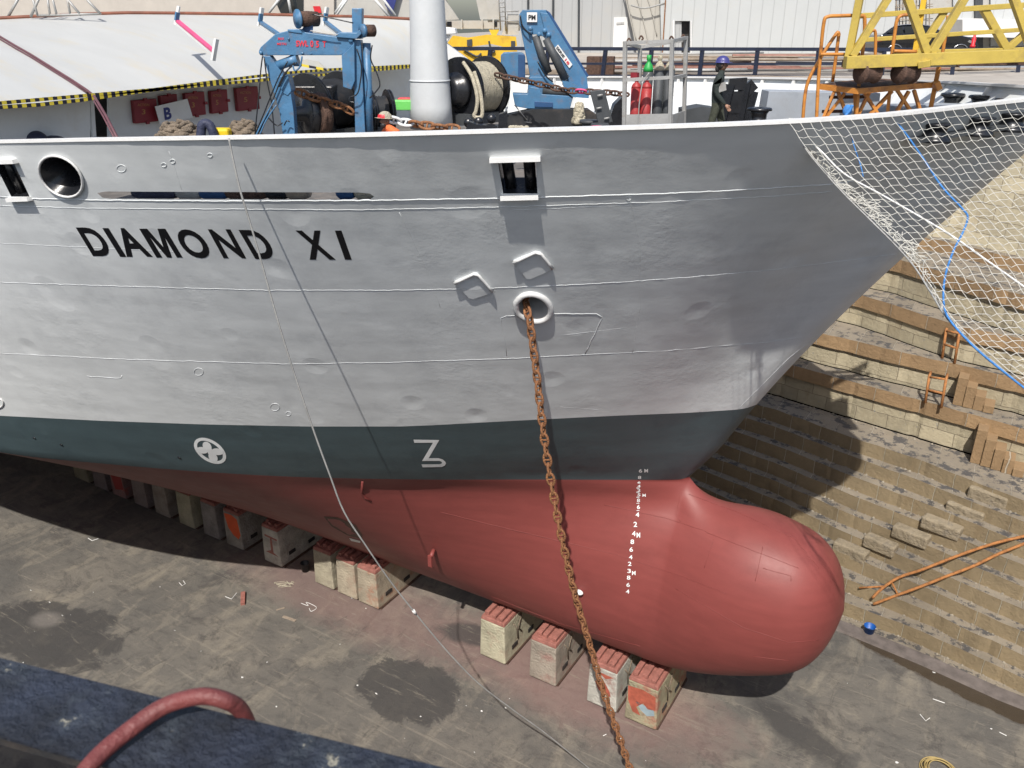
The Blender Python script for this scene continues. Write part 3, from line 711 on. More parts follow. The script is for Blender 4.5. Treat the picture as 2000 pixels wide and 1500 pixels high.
# upper wall: leans back slightly to the coping
top = [Vector((p.x, p.y + 2.4, 15.35)) for p in nose[-1]]
def stone_mat(name, col, mortar, bw, bh, rough=.85, dark=(.05, .045, .045), thr=.55, lich=None, msz=.016):
    m = bpy.data.materials.new(name); m.use_nodes = True; t = m.node_tree; b = t.nodes['Principled BSDF']; L = t.links.new
    uv = t.nodes.new('ShaderNodeUVMap'); uv.uv_map = 'UVMap'
    tc = t.nodes.new('ShaderNodeTexCoord')
    nw = t.nodes.new('ShaderNodeTexNoise'); nw.inputs['Scale'].default_value = 2.2; nw.inputs['Detail'].default_value = 6; L(tc.outputs['Object'], nw.inputs['Vector'])
    add = t.nodes.new('ShaderNodeMixRGB'); add.blend_type = 'LINEAR_LIGHT'; add.inputs[0].default_value = .04; L(uv.outputs[0], add.inputs[1]); L(nw.outputs['Color'], add.inputs[2])
    br = t.nodes.new('ShaderNodeTexBrick'); br.inputs['Scale'].default_value = 1; br.inputs['Brick Width'].default_value = bw; br.inputs['Row Height'].default_value = bh
    br.inputs['Mortar Size'].default_value = msz; br.inputs['Mortar Smooth'].default_value = .6
    br.inputs['Color1'].default_value = (*[c * .82 for c in col], 1); br.inputs['Color2'].default_value = (*[min(1, c * 1.15) for c in col], 1); br.inputs['Mortar'].default_value = (*mortar, 1)
    L(add.outputs[0], br.inputs['Vector'])
    cur = br.outputs['Color']
    def blot(scale, lo, hi, c, amt, cur, st=(1, 1, 1)):
        mp = t.nodes.new('ShaderNodeMapping'); mp.inputs['Scale'].default_value = st; L(tc.outputs['Object'], mp.inputs[0])
        n = t.nodes.new('ShaderNodeTexNoise'); n.inputs['Scale'].default_value = scale; n.inputs['Detail'].default_value = 10; n.inputs['Roughness'].default_value = .7; L(mp.outputs[0], n.inputs['Vector'])
        r = t.nodes.new('ShaderNodeMapRange'); r.inputs['From Min'].default_value = lo; r.inputs['From Max'].default_value = hi; r.inputs['To Max'].default_value = amt; L(n.outputs['Fac'], r.inputs['Value'])
        x = t.nodes.new('ShaderNodeMix'); x.data_type = 'RGBA'; L(r.outputs[0], x.inputs[0]); L(cur, x.inputs[6]); x.inputs[7].default_value = (*c, 1); return x.outputs[2], n
    cur, _ = blot(.8, .45, .7, tuple(c * .6 for c in col), .6, cur)
    cur, _ = blot(3.5, .5, .75, tuple(min(1, c * 1.35) for c in col), .35, cur)
    cur, _ = blot(2.6, thr, thr + .05, dark, .85, cur)
    cur, _ = blot(1.4, .56, .72, (.2, .13, .06), .35, cur, (1, 1, .25))
    if lich: cur, _ = blot(5, .62, .66, lich, .8, cur)
    L(cur, b.inputs['Base Color']); b.inputs['Roughness'].default_value = rough
    n2 = t.nodes.new('ShaderNodeTexNoise'); n2.inputs['Scale'].default_value = 9; n2.inputs['Detail'].default_value = 10; n2.inputs['Roughness'].default_value = .75; L(tc.outputs['Object'], n2.inputs['Vector'])
    b1 = t.nodes.new('ShaderNodeBump'); b1.inputs['Distance'].default_value = .05; L(n2.outputs['Fac'], b1.inputs['Height'])
    b2 = t.nodes.new('ShaderNodeBump'); b2.inputs['Distance'].default_value = .02; b2.invert = True; L(br.outputs['Fac'], b2.inputs['Height']); L(b1.outputs[0], b2.inputs['Normal'])
    L(b2.outputs[0], b.inputs['Normal']); return m
M['riser'] = stone_mat('sandstone_step_blocks', (.275, .215, .13), (.46, .42, .33), 1.15, 9.0, thr=.72)
M['tread'] = stone_mat('step_tread_stone', (.25, .215, .165), (.42, .38, .31), 1.15, 9.0, thr=.525, dark=(.055, .055, .06), lich=(.14, .14, .15))
M['slab'] = stone_mat('sandstone_ledge_blocks', (.34, .225, .12), (.5, .45, .36), 1.5, 9.0, thr=.78)
M['ashlar'] = stone_mat('limestone_ashlar', (.45, .395, .275), (.2, .165, .12), 1.1, .5, thr=.73, dark=(.14, .12, .09), lich=(.3, .3, .28), msz=.012)
def strip(name, A, B, m, parent, uvmode, joff=0.0, rough=0.0):
    me = bpy.data.meshes.new(name); verts = []; faces = []; uvs = []
    L_ = 0; n = len(A)
    acc = [0]
    for i in range(1, n): acc.append(acc[-1] + (A[i] - A[i - 1]).length)
    sub = 1 if not rough else 3
    K = 1 + sub
    for i in range(n):
        for k in range(K):
            f = k / sub; verts.append(A[i].lerp(B[i], f)); uvs.append((acc[i] + joff, (A[i].z * (1 - f) + B[i].z * f) if uvmode == 'z' else 4.5 + f * (B[i] - A[i]).length))
    for i in range(n - 1):
        for k in range(sub): faces.append((i * K + k, (i + 1) * K + k, (i + 1) * K + k + 1, i * K + k + 1))
    me.from_pydata([tuple(v) for v in verts], [], faces); ul = me.uv_layers.new(name='UVMap')
    for p in me.polygons:
        for li, vi in zip(p.loop_indices, p.vertices): ul.data[li].uv = uvs[vi]
    me.materials.append(m); o = bpy.data.objects.new(name, me); COL.objects.link(o)
    if parent: o.parent = parent
    return o
dock = thing('dock_wall', 'stepped stone dock side wall of sandstone ledges and limestone masonry behind the ship', 'dock wall')
for i in range(1, len(nose)):
    A, B = nose[i - 1], nose[i]; z0, z1 = ROWS[i - 1][0], ROWS[i][0]; jo = (i * .63) % 1.15
    strip('step_tread' if i < 10 else 'ledge_top', [p.copy() for p in A] if i > 1 else [Vector((p.x, p.y, z0)) for p in A], [Vector((p.x, p.y, z0)) for p in B], M['tread'], dock, 'd', jo)
    bot = [Vector((p.x, p.y, z0)) for p in B]; topv = [p.copy() for p in B]
    if z1 - z0 < .7:
        strip('step_riser', bot, topv, M['riser'] if i < 10 else M['slab'], dock, 'd', jo)
    else:
        mid = [Vector((p.x, p.y + .1, z1 - .48)) for p in B]; mid2 = [Vector((p.x, p.y, z1 - .48)) for p in B]
        strip('masonry_face', [p + Vector((0, .1, 0)) for p in bot], mid, M['ashlar'], dock, 'z', jo)
        strip('ledge_soffit', mid, mid2, M['slab'], dock, 'd', jo); strip('ledge_block_course', mid2, topv, M['slab'], dock, 'd', jo)
last = nose[-1]
strip('ledge_top', last, [p + Vector((0, .45, 0)) for p in last], M['tread'], dock, 'd')
strip('masonry_face', [p + Vector((0, .45, 0)) for p in last], top, M['ashlar'], dock, 'z', .3)
# floor of the dock
def floor_mat():
    m = bpy.data.materials.new('dock_floor_concrete'); m.use_nodes = True; t = m.node_tree; b = t.nodes['Principled BSDF']; L = t.links.new
    tc = t.nodes.new('ShaderNodeTexCoord')
    def noise(s, det=8, rg=.65, st=(1, 1, 1), rot=0):
        mp = t.nodes.new('ShaderNodeMapping'); mp.inputs['Scale'].default_value = st; mp.inputs['Rotation'].default_value = (0, 0, rot); L(tc.outputs['Object'], mp.inputs[0])
        n = t.nodes.new('ShaderNodeTexNoise'); n.inputs['Scale'].default_value = s; n.inputs['Detail'].default_value = det; n.inputs['Roughness'].default_value = rg; n.inputs['Distortion'].default_value = .6; L(mp.outputs[0], n.inputs['Vector']); return n.outputs['Fac']
    def rng(v, a, c, x=0, y=1):
        r = t.nodes.new('ShaderNodeMapRange'); r.inputs['From Min'].default_value = a; r.inputs['From Max'].default_value = c; r.inputs['To Min'].default_value = x; r.inputs['To Max'].default_value = y; L(v, r.inputs['Value']); return r.outputs[0]
    def mix(f, a, c):
        x = t.nodes.new('ShaderNodeMix'); x.data_type = 'RGBA'; L(f, x.inputs[0])
        for s_, v in ((6, a), (7, c)):
            if isinstance(v, tuple): x.inputs[s_].default_value = (*v, 1)
            else: L(v, x.inputs[s_])
        return x.outputs[2]
    def mul(a, c):
        x = t.nodes.new('ShaderNodeMath'); x.operation = 'MULTIPLY'; L(a, x.inputs[0])
        if isinstance(c, float): x.inputs[1].default_value = c
        else: L(c, x.inputs[1])
        return x.outputs[0]
    def blob(px, py, rx, ry, rot=0, soft=.12, ns=1.6, na=.8):
        c = atz(px, py, 0); mp = t.nodes.new('ShaderNodeMapping'); mp.vector_type = 'TEXTURE'; mp.inputs['Location'].default_value = (c.x, c.y, 0); mp.inputs['Rotation'].default_value = (0, 0, rot); mp.inputs['Scale'].default_value = (rx, ry, 1)
        L(tc.outputs['Object'], mp.inputs[0]); ln = t.nodes.new('ShaderNodeVectorMath'); ln.operation = 'LENGTH'; L(mp.outputs[0], ln.inputs[0])
        n = rng(noise(ns, 10, .7), 0, 1, -na / 2, na / 2); ad = t.nodes.new('ShaderNodeMath'); ad.operation = 'ADD'; L(ln.outputs['Value'], ad.inputs[0]); L(n, ad.inputs[1])
        return rng(ad.outputs[0], 1 - soft, 1 + soft, 1, 0)
    c = mix(rng(noise(.35), .35, .65), (.1, .095, .087), (.168, .153, .13))
    c = mix(rng(noise(1.1, 8, .7, (1, .4, 1), .5), .5, .72), c, (.25, .222, .175))
    c = mix(mul(rng(noise(3.2, 10, .75, (.5, 1, 1), -.4), .5, .66), .6), c, (.065, .06, .056))
    c = mix(mul(rng(noise(.7, 10, .75), .55, .62), .55), c, (.055, .05, .048))
    # silty pink paint dust beside the keel blocks
    c = mix(mul(blob(1130, 1330, 4.2, 1.5, 0, .35, 1.2, 1.0), .55), c, (.25, .145, .13))
    c = mix(mul(blob(700, 1170, 5.0, 1.4, 0, .35, 1.2, 1.0), .5), c, (.23, .14, .125))
    # damp patches, oily ground, puddle by the wall
    for a in ((800, 1345, 1.5, 1.2, 0, .05, 1.3, 1.3), (100, 1235, 2.5, 1.3, .2, .07, .9, 1.6), (930, 1240, 1.2, .5, .3, .2, 2.0, .8), (1560, 1430, 1.6, .5, -.4, .3, 1.4, 1.5)):
        c = mix(mul(blob(*a), .8), c, (.045, .043, .042))
    c = mix(mul(blob(90, 1210, .5, .35, .3, .3, 3.0, .6), .8), c, (.17, .155, .14))
    c = mix(mul(rng(noise(14, 8, .8), .66, .70), .8), c, (.33, .3, .26))
    c = mix(mul(rng(noise(2.2, 10, .8, (.25, 2.2, 1), .9), .56, .62), .45), c, (.28, .25, .2))
    c = mix(mul(rng(noise(1.7, 12, .8, (1.8, .5, 1), -.7), .58, .63), .5), c, (.06, .055, .052))
    wet = blob(1870, 1330, 4.2, .55, -.24, .08, 1.5, .8)
    c = mix(mul(wet, .9), c, (.05, .036, .022))
    L(c, b.inputs['Base Color'])
    rr = mix(wet, (.85, .85, .85), (.12, .12, .12)); L(rr, b.inputs['Roughness'])
    bp = t.nodes.new('ShaderNodeBump'); bp.inputs['Distance'].default_value = .03; L(noise(6, 12, .75), bp.inputs['Height'])
    st = t.nodes.new('ShaderNodeMath'); st.operation = 'SUBTRACT'; st.inputs[0].default_value = 1; L(wet, st.inputs[1]); L(st.outputs[0], bp.inputs['Strength'])
    bp2 = t.nodes.new('ShaderNodeBump'); bp2.inputs['Distance'].default_value = .015; L(noise(40, 6, .7), bp2.inputs['Height']); L(bp.outputs[0], bp2.inputs['Normal'])
    L(bp2.outputs[0], b.inputs['Normal']); return m
mb = MB(); base = nose[0]; rows = []
for y in (-.2, 6, 12, 17, 20): rows.append([Vector((p.x, min(y, p.y - .3), 0)) for p in base])
rows.append([Vector((p.x, p.y - .004, 0)) for p in base])
rows.append([Vector((p.x, p.y + 1.0, -.002)) for p in base]); mb.grid(rows, smooth=False)
o = mb.build('dock_floor', floor_mat()); tag(o, 'stained concrete dock floor with damp patches under the ship', 'dock floor', kind='structure')
# quay on the far side, near quay and its wall: one ground each
mb = MB(); far = [Vector((-300, 340, 15.8)), Vector((300, 340, 15.8))]
r0 = [Vector((p.x, p.y, 15.4)) for p in top]; r1 = [Vector((p.x, p.y + 6, 15.45)) for p in top]; r2 = [Vector((p.x, p.y + 13, 15.78)) for p in top]; r3 = [Vector((p.x * 3, 340, 15.8)) for p in top]
mb.grid([r0, r1, r2, r3], smooth=False); tag(mb.build('quay', M['quay']), 'pale concrete quay on the far side of the dock', 'quay', kind='structure')
mb = MB(); rows = [[p - Z * .35, p + Z * .05 - Vector((0, .12, 0)) + Vector((0, .0, -.0)), p + Vector((0, 1.0, .056))] for p in r0]
rows = [[Vector((q.x, q.y - .12, 15.0)), Vector((q.x, q.y - .12, 15.42)), Vector((q.x, q.y + .8, 15.42)), Vector((q.x, q.y + .8, 15.0))] for q in r0]; mb.grid(rows, closed=True, smooth=False)
tag(mb.build('coping', M['slab'] if False else M['wood']), 'weathered stone coping along the far edge of the dock', 'coping', kind='structure')
mb = MB(); mb.box((-20, -23.4, 7.85), (90, 40, 15.2)); tag(mb.build('near_quay', M['quay']), 'near side quay where the viewer stands', 'quay', kind='structure')
xe = nose[0][-1].x
mb = MB(); mb.box((xe + 3, 14, 7.7), (6, 60, 15.3)); tag(mb.build('dock_head', M['quay']), 'stone end of the dock', 'dock head', kind='structure')
# silty kerb of the gutter
mb = MB(); ks = [p for p in base if -3.5 < p.x < 6]
rows = [[Vector((p.x, p.y - .42, .0)), Vector((p.x, p.y - .38, .06)), Vector((p.x, p.y + .05, .09)), Vector((p.x, p.y + .05, .0))] for p in ks]; mb.grid(rows, smooth=False)
tag(mb.build('gutter_kerb', M['gutter_kerb']), 'silty low kerb at the foot of the stone steps', 'kerb', kind='structure')
# rough stone blocks standing on the steps
bvd = []
def on_steps(x, y):
    """first hit of a pixel ray with the stepped wall"""
    d = ray(x, y); best = None
    for i in range(1, len(nose)):
        z0 = ROWS[i - 1][0]; z1 = ROWS[i][0]
        P = EYE + d * ((z0 - H) / d.z); xs = [p.x for p in nose[i]]
        ya = interp(P.x, xs, [p.y for p in nose[i - 1]]); yb = interp(P.x, xs, [p.y for p in nose[i]])
        if ya <= P.y <= yb: 
            if best is None or P.y < best.y: best = P
        # riser
        for it in range(3):
            yy = interp(P.x if it == 0 else Q.x, xs, [p.y for p in nose[i]]); Q = EYE + d * (yy / d.y)
        if z0 <= Q.z <= z1 and (best is None or Q.y < best.y): best = Q
    return best if best is not None else aty(x, y, 25)
STN = [((1660, 1082), 'pale square cut stone block on the lower steps just above the bulb', 1.1), ((1718, 1070), 'rough brownish stone block second along the broken step course', 1.0), ((1778, 1052), 'rough stone block with ragged underside on the broken step course', 1.1),
       ((1838, 1035), 'largest rough stone block on the broken step course', 1.15), ((1885, 1005), 'thin layered grey stone block above the largest rough block', 1.1), ((1930, 975), 'grey patched stone block topmost of the broken step course', 1.1)]
for (x, y), lab, L_ in STN:
    P = on_steps(x, y); a = math.atan2(-.2, 1); mb = MB()
    mb.box(P + Vector((0, .1, .06)), (L_, .42, .4), rz=a - .05)
    o = mb.build('stone_block', M['ashlar2'] if 'ashlar2' in M else M.setdefault('ashlar2', mat('pale_rough_stone', (.29, .24, .165), .9, var=.3, vscale=3, bump=.8, bscale=9, stain=(.12, .11, .1), samount=.7, sscale=3)))
    bvm = o.modifiers.new('b', 'BEVEL'); bvm.width = .05; bvm.segments = 2
    tag(o, lab, 'stone block', 'rough blocks on the steps')
mb = MB(); rq = random.Random(21)
for q_ in range(900):
    i = rq.randint(1, 10); A, B = nose[i - 1], nose[i]; k = rq.randint(14, len(A) - 14); f = 1 - abs(rq.gauss(0, .13)); 
    if f < .1: continue
    c = A[k].lerp(B[k], min(.97, f)); c.z = ROWS[i - 1][0] + .01; r = rq.choice([.02, .03, .03, .045, .06])
    vs = [c + Vector((rq.uniform(.6, 1.2) * r * math.cos(a_), rq.uniform(.6, 1.2) * r * math.sin(a_), 0)) for a_ in (0, 1.26, 2.5, 3.77, 5.0)]; ap = c + Vector((rq.uniform(-.3, .3) * r, rq.uniform(-.3, .3) * r, r * rq.uniform(.5, 1)))
    mb.add(vs + [ap], [(0, 1, 5), (1, 2, 5), (2, 3, 5), (3, 4, 5), (4, 0, 5)], False)
tag(mb.build('rubble', mat('mortar_rubble', (.27, .24, .19), .9, var=.35, vscale=5)), 'crumbled mortar and small stones along the step treads', 'rubble', kind='stuff')
# flight of little steps at the right
stp = thing('stone_stair', 'flight of small sandstone steps cut between the wide ledges of the dock wall', 'stair', atz(1900, 800, 5.9))
for (lo, hi, px_, zl, zh, ns) in ((10, 11, (1878, 712), 5.9, 7.1, 4), (9, 10, (1915, 812), 4.5, 5.9, 5)):
    xs_ = [p.x for p in nose[hi]]; x0_ = atz(*px_, zh).x
    for k in range(ns):
        X = x0_ + .16 + .3 * k; Yr = interp(X, xs_, [p.y for p in nose[hi]]); yl = max(interp(X, xs_, [p.y for p in nose[lo]]) + .02, Yr - .55); zt2 = zh - (zh - zl) * (k + 1) / (ns + 1) + .02
        mb = MB(); mb.box((X, (yl + Yr + .1) / 2, (zl + zt2) / 2 + .003), (.3, Yr + .1 - yl, zt2 - zl)); mb.build('stair_step', M['slab'], stp, bevel=.015)
# uv for slab stairs is missing: give them one
for o in stp.children:
    ul = o.data.uv_layers.new(name='UVMap')
    for li, lp in enumerate(o.data.loops):
        c = o.data.vertices[lp.vertex_index].co; ul.data[li].uv = (c.x * .5 + 3.1, 4.5 + c.y * .3)
# rusty hoop ladders on the ledges
for (x0, y0, x1, y1, lean, lab) in ((1848, 645, 1872, 706, 0, 'small rusty hoop ladder on the upper ledge of the dock wall'), (1815, 735, 1846, 793, 0, 'small rusty hoop ladder on the lower ledge of the dock wall')):
    B0 = atz(x0 - 8, y1 - 6, 7.1 if y0 < 700 else 5.9); B1 = atz(x1 - 8, y1 + 4, B0.z)
    n = B0.y * 0; T0 = aty(x0, y0, B0.y + .12); T1 = aty(x1 + 2, y0 + 5, B1.y + .12)
    t = thing('hoop_ladder', lab, 'ladder', (B0 + B1) / 2, group='hoop ladders on the dock wall')
    MB().tube([B0, T0, T0 + Vector((0, .3, .05))], .045, 8).build('rail', M['rust_bright'], t); MB().tube([B1, T1, T1 + Vector((0, .3, .05))], .045, 8).build('rail', M['rust_bright'], t)
    for f in (.98, .5): MB().tube([B0.lerp(T0, f), B1.lerp(T1, f)], .04, 8).build('rung', M['rust_bright'], t)
# long rusty ladder frame lying across the steps
def lift(x, y, up=.13):
    P = on_steps(x, y); return P - ray(x, y).normalized() * up * 1.6
r1 = [(1704, 1168), (1722, 1150), (1755, 1128), (1800, 1113), (1838, 1098), (1880, 1082), (1930, 1065), (1975, 1053), (2060, 1035)]
r2 = [(1706, 1180), (1745, 1165), (1800, 1145), (1850, 1125), (1900, 1106), (1950, 1082), (2000, 1062), (2070, 1035)]
def railpts(px):      # a straight sloping bar, fitted in depth so that it rests on the nosings
    A = lift(*px[0]); B = lift(*px[-1]); nrm = (B - A).cross(R); nrm = (B - A).cross(Vector((.8, .1, 0))) 
    nrm = Vector((0, -1, .95)).normalized(); n2 = (nrm - (B - A).normalized() * nrm.dot((B - A).normalized())).normalized()
    return [onplane(x, y, A, n2) for x, y in px]
t = thing('rusty_ladder', 'long bent rusty ladder lying across the stone steps', 'ladder', on_steps(1850, 1110))
A1, A2 = railpts(r1), railpts(r2)
MB().tube(arc_pts(A1, 4), .045, 8).build('rail', M['rust_bright'], t); MB().tube(arc_pts(A2, 4), .045, 8).build('rail', M['rust_bright'], t)
pl0 = A1[0]; nn_ = Vector((0, -1, .95)).normalized()
for a, b in (((1742, 1138), (1754, 1162)), ((1833, 1100), (1845, 1122)), ((1932, 1064), (1945, 1084)), ((1678, 1148), (1730, 1145))):
    MB().tube([onplane(*a, pl0, nn_), onplane(*b, pl0, nn_)], .03, 8).build('rung', M['rust_bright'], t)
# ======================================================= KEEL BLOCKS
EDG = [((1218, 1405), (1280, 1432)), ((1144, 1373), (1203, 1396)), ((1031, 1325), (1084, 1347)), ((935, 1283), (987, 1302)), ((701, 1178), (739, 1193)), ((659, 1160), (699, 1174)), ((617, 1139), (656, 1153)),
       ((519, 1097), (551, 1110)), ((441, 1066), (476, 1079)), ((398, 1047), (429, 1058)), ((351, 1025), (382, 1036)), ((308, 1003), (335, 1013)), ((267, 984), (296, 994)), ((224, 966), (251, 976)), ((190, 949), (217, 960)), ((152, 932), (181, 944))]
BY = .93 * H
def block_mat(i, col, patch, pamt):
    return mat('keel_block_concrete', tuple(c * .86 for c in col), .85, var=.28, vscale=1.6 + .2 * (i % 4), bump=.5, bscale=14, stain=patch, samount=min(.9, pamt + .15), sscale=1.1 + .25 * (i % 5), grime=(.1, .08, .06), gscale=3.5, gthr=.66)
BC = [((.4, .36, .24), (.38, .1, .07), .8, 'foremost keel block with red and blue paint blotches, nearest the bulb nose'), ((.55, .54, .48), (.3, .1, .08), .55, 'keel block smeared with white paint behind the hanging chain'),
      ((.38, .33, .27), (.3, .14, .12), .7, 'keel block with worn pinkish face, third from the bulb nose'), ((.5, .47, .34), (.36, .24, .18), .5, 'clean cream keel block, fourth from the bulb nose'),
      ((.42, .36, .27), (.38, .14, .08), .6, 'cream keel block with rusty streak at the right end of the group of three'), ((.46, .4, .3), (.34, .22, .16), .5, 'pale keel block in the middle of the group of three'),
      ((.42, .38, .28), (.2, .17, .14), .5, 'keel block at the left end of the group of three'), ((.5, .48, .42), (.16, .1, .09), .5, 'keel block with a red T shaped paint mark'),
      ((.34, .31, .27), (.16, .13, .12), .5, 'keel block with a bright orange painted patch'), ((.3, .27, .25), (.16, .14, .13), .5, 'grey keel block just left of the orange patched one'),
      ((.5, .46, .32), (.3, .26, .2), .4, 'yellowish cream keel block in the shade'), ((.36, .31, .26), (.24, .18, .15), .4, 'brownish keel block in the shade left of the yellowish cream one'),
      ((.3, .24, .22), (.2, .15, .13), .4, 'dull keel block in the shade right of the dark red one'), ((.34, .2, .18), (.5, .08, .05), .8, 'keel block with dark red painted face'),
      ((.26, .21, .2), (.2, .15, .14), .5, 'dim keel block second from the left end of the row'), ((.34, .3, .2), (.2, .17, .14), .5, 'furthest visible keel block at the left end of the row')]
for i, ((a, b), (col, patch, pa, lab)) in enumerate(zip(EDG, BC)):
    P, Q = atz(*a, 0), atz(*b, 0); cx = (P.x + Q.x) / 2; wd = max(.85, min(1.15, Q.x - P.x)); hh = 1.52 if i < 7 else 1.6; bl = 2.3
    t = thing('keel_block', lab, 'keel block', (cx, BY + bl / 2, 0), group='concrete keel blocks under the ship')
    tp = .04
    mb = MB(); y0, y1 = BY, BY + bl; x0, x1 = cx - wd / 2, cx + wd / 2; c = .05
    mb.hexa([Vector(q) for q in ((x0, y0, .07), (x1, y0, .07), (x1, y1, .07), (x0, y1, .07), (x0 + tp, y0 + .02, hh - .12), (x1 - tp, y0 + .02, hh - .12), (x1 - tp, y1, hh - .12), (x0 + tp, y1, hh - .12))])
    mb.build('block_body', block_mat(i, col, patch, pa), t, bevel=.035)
    mb = MB(); mb.hexa([Vector(q) for q in ((x0 + tp, y0 + .02, hh - .118), (x1 - tp, y0 + .02, hh - .118), (x1 - tp, y1, hh - .118), (x0 + tp, y1, hh - .118), (x0 + tp * 1.6, y0 + .05, hh), (x1 - tp * 1.6, y0 + .05, hh), (x1 - tp * 1.6, y1, hh), (x0 + tp * 1.6, y1, hh))])
    mb.build('timber_cap', M['block'], t, bevel=.02)
    MB().box((cx + .06, (y0 + y1) / 2 + .06, .04), (wd * .92, bl - .1, .08)).build('base_pad', M['rust_dark'], t)
    for k in range(3):
        xr = cx + (k - 1) * wd * .27 + rnd.uniform(-.03, .03); mb = MB(); yy = y0 + .08 + rnd.uniform(0, .12)
        mb.box((xr, yy + .95, hh + .055), (.14, 1.9, .11)); mb.build('slide_bar', M['block'], t, bevel=.008)
    for k, (yy, zz) in enumerate(((y0 + .55, .42), (y0 + 1.5, .36))):
        MB().box((x1 - .0, yy, zz), (.03, .3, .13)).build('lifting_slot', M['black_matt'], t)
    if i < 4:
        mb = MB(); xx = x1 - .0
        mb.tube([(xx - .01, y0 + .5, hh - .3), (xx + .03, y0 + .62, hh - .5), (xx + .02, y0 + .7, hh - .95)], .018, 6); mb.tube([(xx, y0 + .95, hh - .2), (xx + .03, y0 + .68, hh - .55), (xx + .03, y0 + .9, hh - .8)], .018, 6)
        mb.build('lashing_rope', M['rope_brown'], t)
    if i == 8: MB().plate([(448, 993), (463, 1001), (468, 1040), (458, 1048), (446, 1030)], (P.y - .012) and vp(455, 1015, 1).y and 1, .01) if False else None
    def facepatch(poly, m, nm='paint_patch'):
        pts = [Vector((x0 + wd * u, y0 - .004 + .02 * v, .07 + (hh - .2) * v)) for u, v in poly]; mbp = MB(); mbp.add(pts, [tuple(range(len(pts)))]); mbp.build(nm, m, t)
    if i == 8: facepatch([(.1, .95), (.55, .98), (.85, .9), (.95, .45), (.8, .3), (.5, .38), (.25, .55)], M.setdefault('orange_patch', mat('orange_paint_patch', (.6, .09, .025), .7)))
    if i == 7: facepatch([(.2, .82), (.9, .8), (.9, .74), (.6, .76), (.62, .35), (.9, .28), (.15, .3), (.48, .4), (.5, .76), (.2, .76)], M['block'])
    if i == 0: 
        facepatch([(.05, .86), (.5, .9), (.9, .84), (.93, .5), (.7, .46), (.55, .56), (.35, .4), (.5, .22), (.25, .24), (.08, .5)], M.setdefault('red_patch', mat('red_paint_patch', (.4, .1, .06), .8, var=.3, vscale=5)))
        facepatch([(.3, .55), (.6, .52), (.88, .5), (.92, .36), (.7, .28), (.5, .36)], M.setdefault('blue_patch', mat('pale_blue_paint_patch', (.28, .36, .4), .8, var=.2)))
    if i == 1:
        facepatch([(.3, .9), (.85, .88), (.6, .78)], M['red_patch']); facepatch([(.25, .62), (.55, .7), (.75, .5), (.8, .36), (.4, .42)], M['red_patch'])
    if i == 13: facepatch([(.05, .95), (.9, .95), (.95, .3), (.3, .2)], M.setdefault('dred', mat('dark_red_patch', (.35, .05, .04), .8)))
# small things on the floor
def floor_box(x, y, size, rz, name, m, label, cat, up=None):
    P = atz(x, y, 0); mb = MB(); mb.box((P.x, P.y, size[2] / 2 + .002), size, rz=rz); o = mb.build(name, M[m], None, bevel=.006); return tag(o, label, cat)
floor_box(475, 1171, (.62, .14, .1), -.75, 'slide_bar', 'block', 'single loose reddish timber bar on the open floor left of the blocks', 'timber bar')
floor_box(565, 1209, (.5, .1, .03), .1, 'wood_offcut', 'wood', 'flat splintered wood piece on the floor below the loose bar', 'wood scrap')
floor_box(548, 1190, (.28, .05, .03), 1.0, 'wood_offcut', 'wood', 'thin wood splinter above the flat wood piece', 'wood scrap')
def bucket(x, y, r, h, m, lab, onstep=False):
    P = on_steps(x, y + 8) if onstep else atz(x, y + 8, 0)
    t = thing('bucket', lab, 'bucket', P); mb = MB(); mb.lathe(P + Z * .01, Z, [(r * .8, 0), (r, h), (r * 1.05, h), (r * .95, h - .01), (r * .76, .02), (0, .02)], 20); mb.build('bucket_body', M[m], t); MB().lathe(P + Z * (h * .35), Z, [(0, 0), (r * .84, 0), (r * .84, .004), (0, .004)], 16).build('bucket_inner_shade', M['black_matt'], t)  # black disc stands in for the shade inside the bucket
    MB().tube([P + Vector((r * math.cos(a), r * math.sin(a) * .9, h - .02 - .1 * abs(math.sin(a)) * 0)) + Vector((0, 0, -.12 * math.sin(a))) for a in [math.pi * k / 10 for k in range(11)]], .008, 6).build('handle', M['chrome'], t)
bucket(1696, 1230, .17, .3, 'bucket', 'blue plastic bucket on the lowest stone step beside the bulb', True)
bucket(597, 1107, .15, .33, 'black_matt', 'black pail on the floor between the shaded keel blocks')
t = thing('hose_coil', 'coil of yellow hose on the dock floor at the bottom right', 'hose', atz(1835, 1500, 0)); mb = MB(); c = atz(1835, 1508, 0)
mb.tube([c + Vector(((.42 + .06 * math.sin(a * .37) - .002 * a) * math.cos(a), (.42 + .05 * math.sin(a * .53) - .002 * a) * math.sin(a), .02 + .0016 * a)) for a in [i * .22 for i in range(260)]], .014, 6); mb.build('coil', M['hose_yellow'], t)
rs = random.Random(3); mb = MB()
for i in range(75):
    x, y = rs.uniform(0, 1990), rs.uniform(1120, 1495)
    if y < 1000 + x * .35 - 20 and x > 800 and x < 1600: continue
    P = atz(x, y, 0)
    if P.y > interp(P.x, [p.x for p in base], [p.y for p in base]) - .3: continue
    n = rs.choice([3, 4, 4, 5]); r = rs.choice([.015, .02, .03, .03, .05]); a0 = rs.uniform(0, 6); st = rs.uniform(.3, 1)
    mb.add([P + Vector((r * math.cos(a0 + k * 6.28 / n) * rs.uniform(.6, 1.3), st * r * math.sin(a0 + k * 6.28 / n), .008 + rs.uniform(0, .02))) for k in range(n)], [tuple(range(n))], False)
tag(mb.build('litter', M['scrap']), 'scattered white paper and paint scraps on the dock floor', 'litter', kind='stuff')
mb = MB()
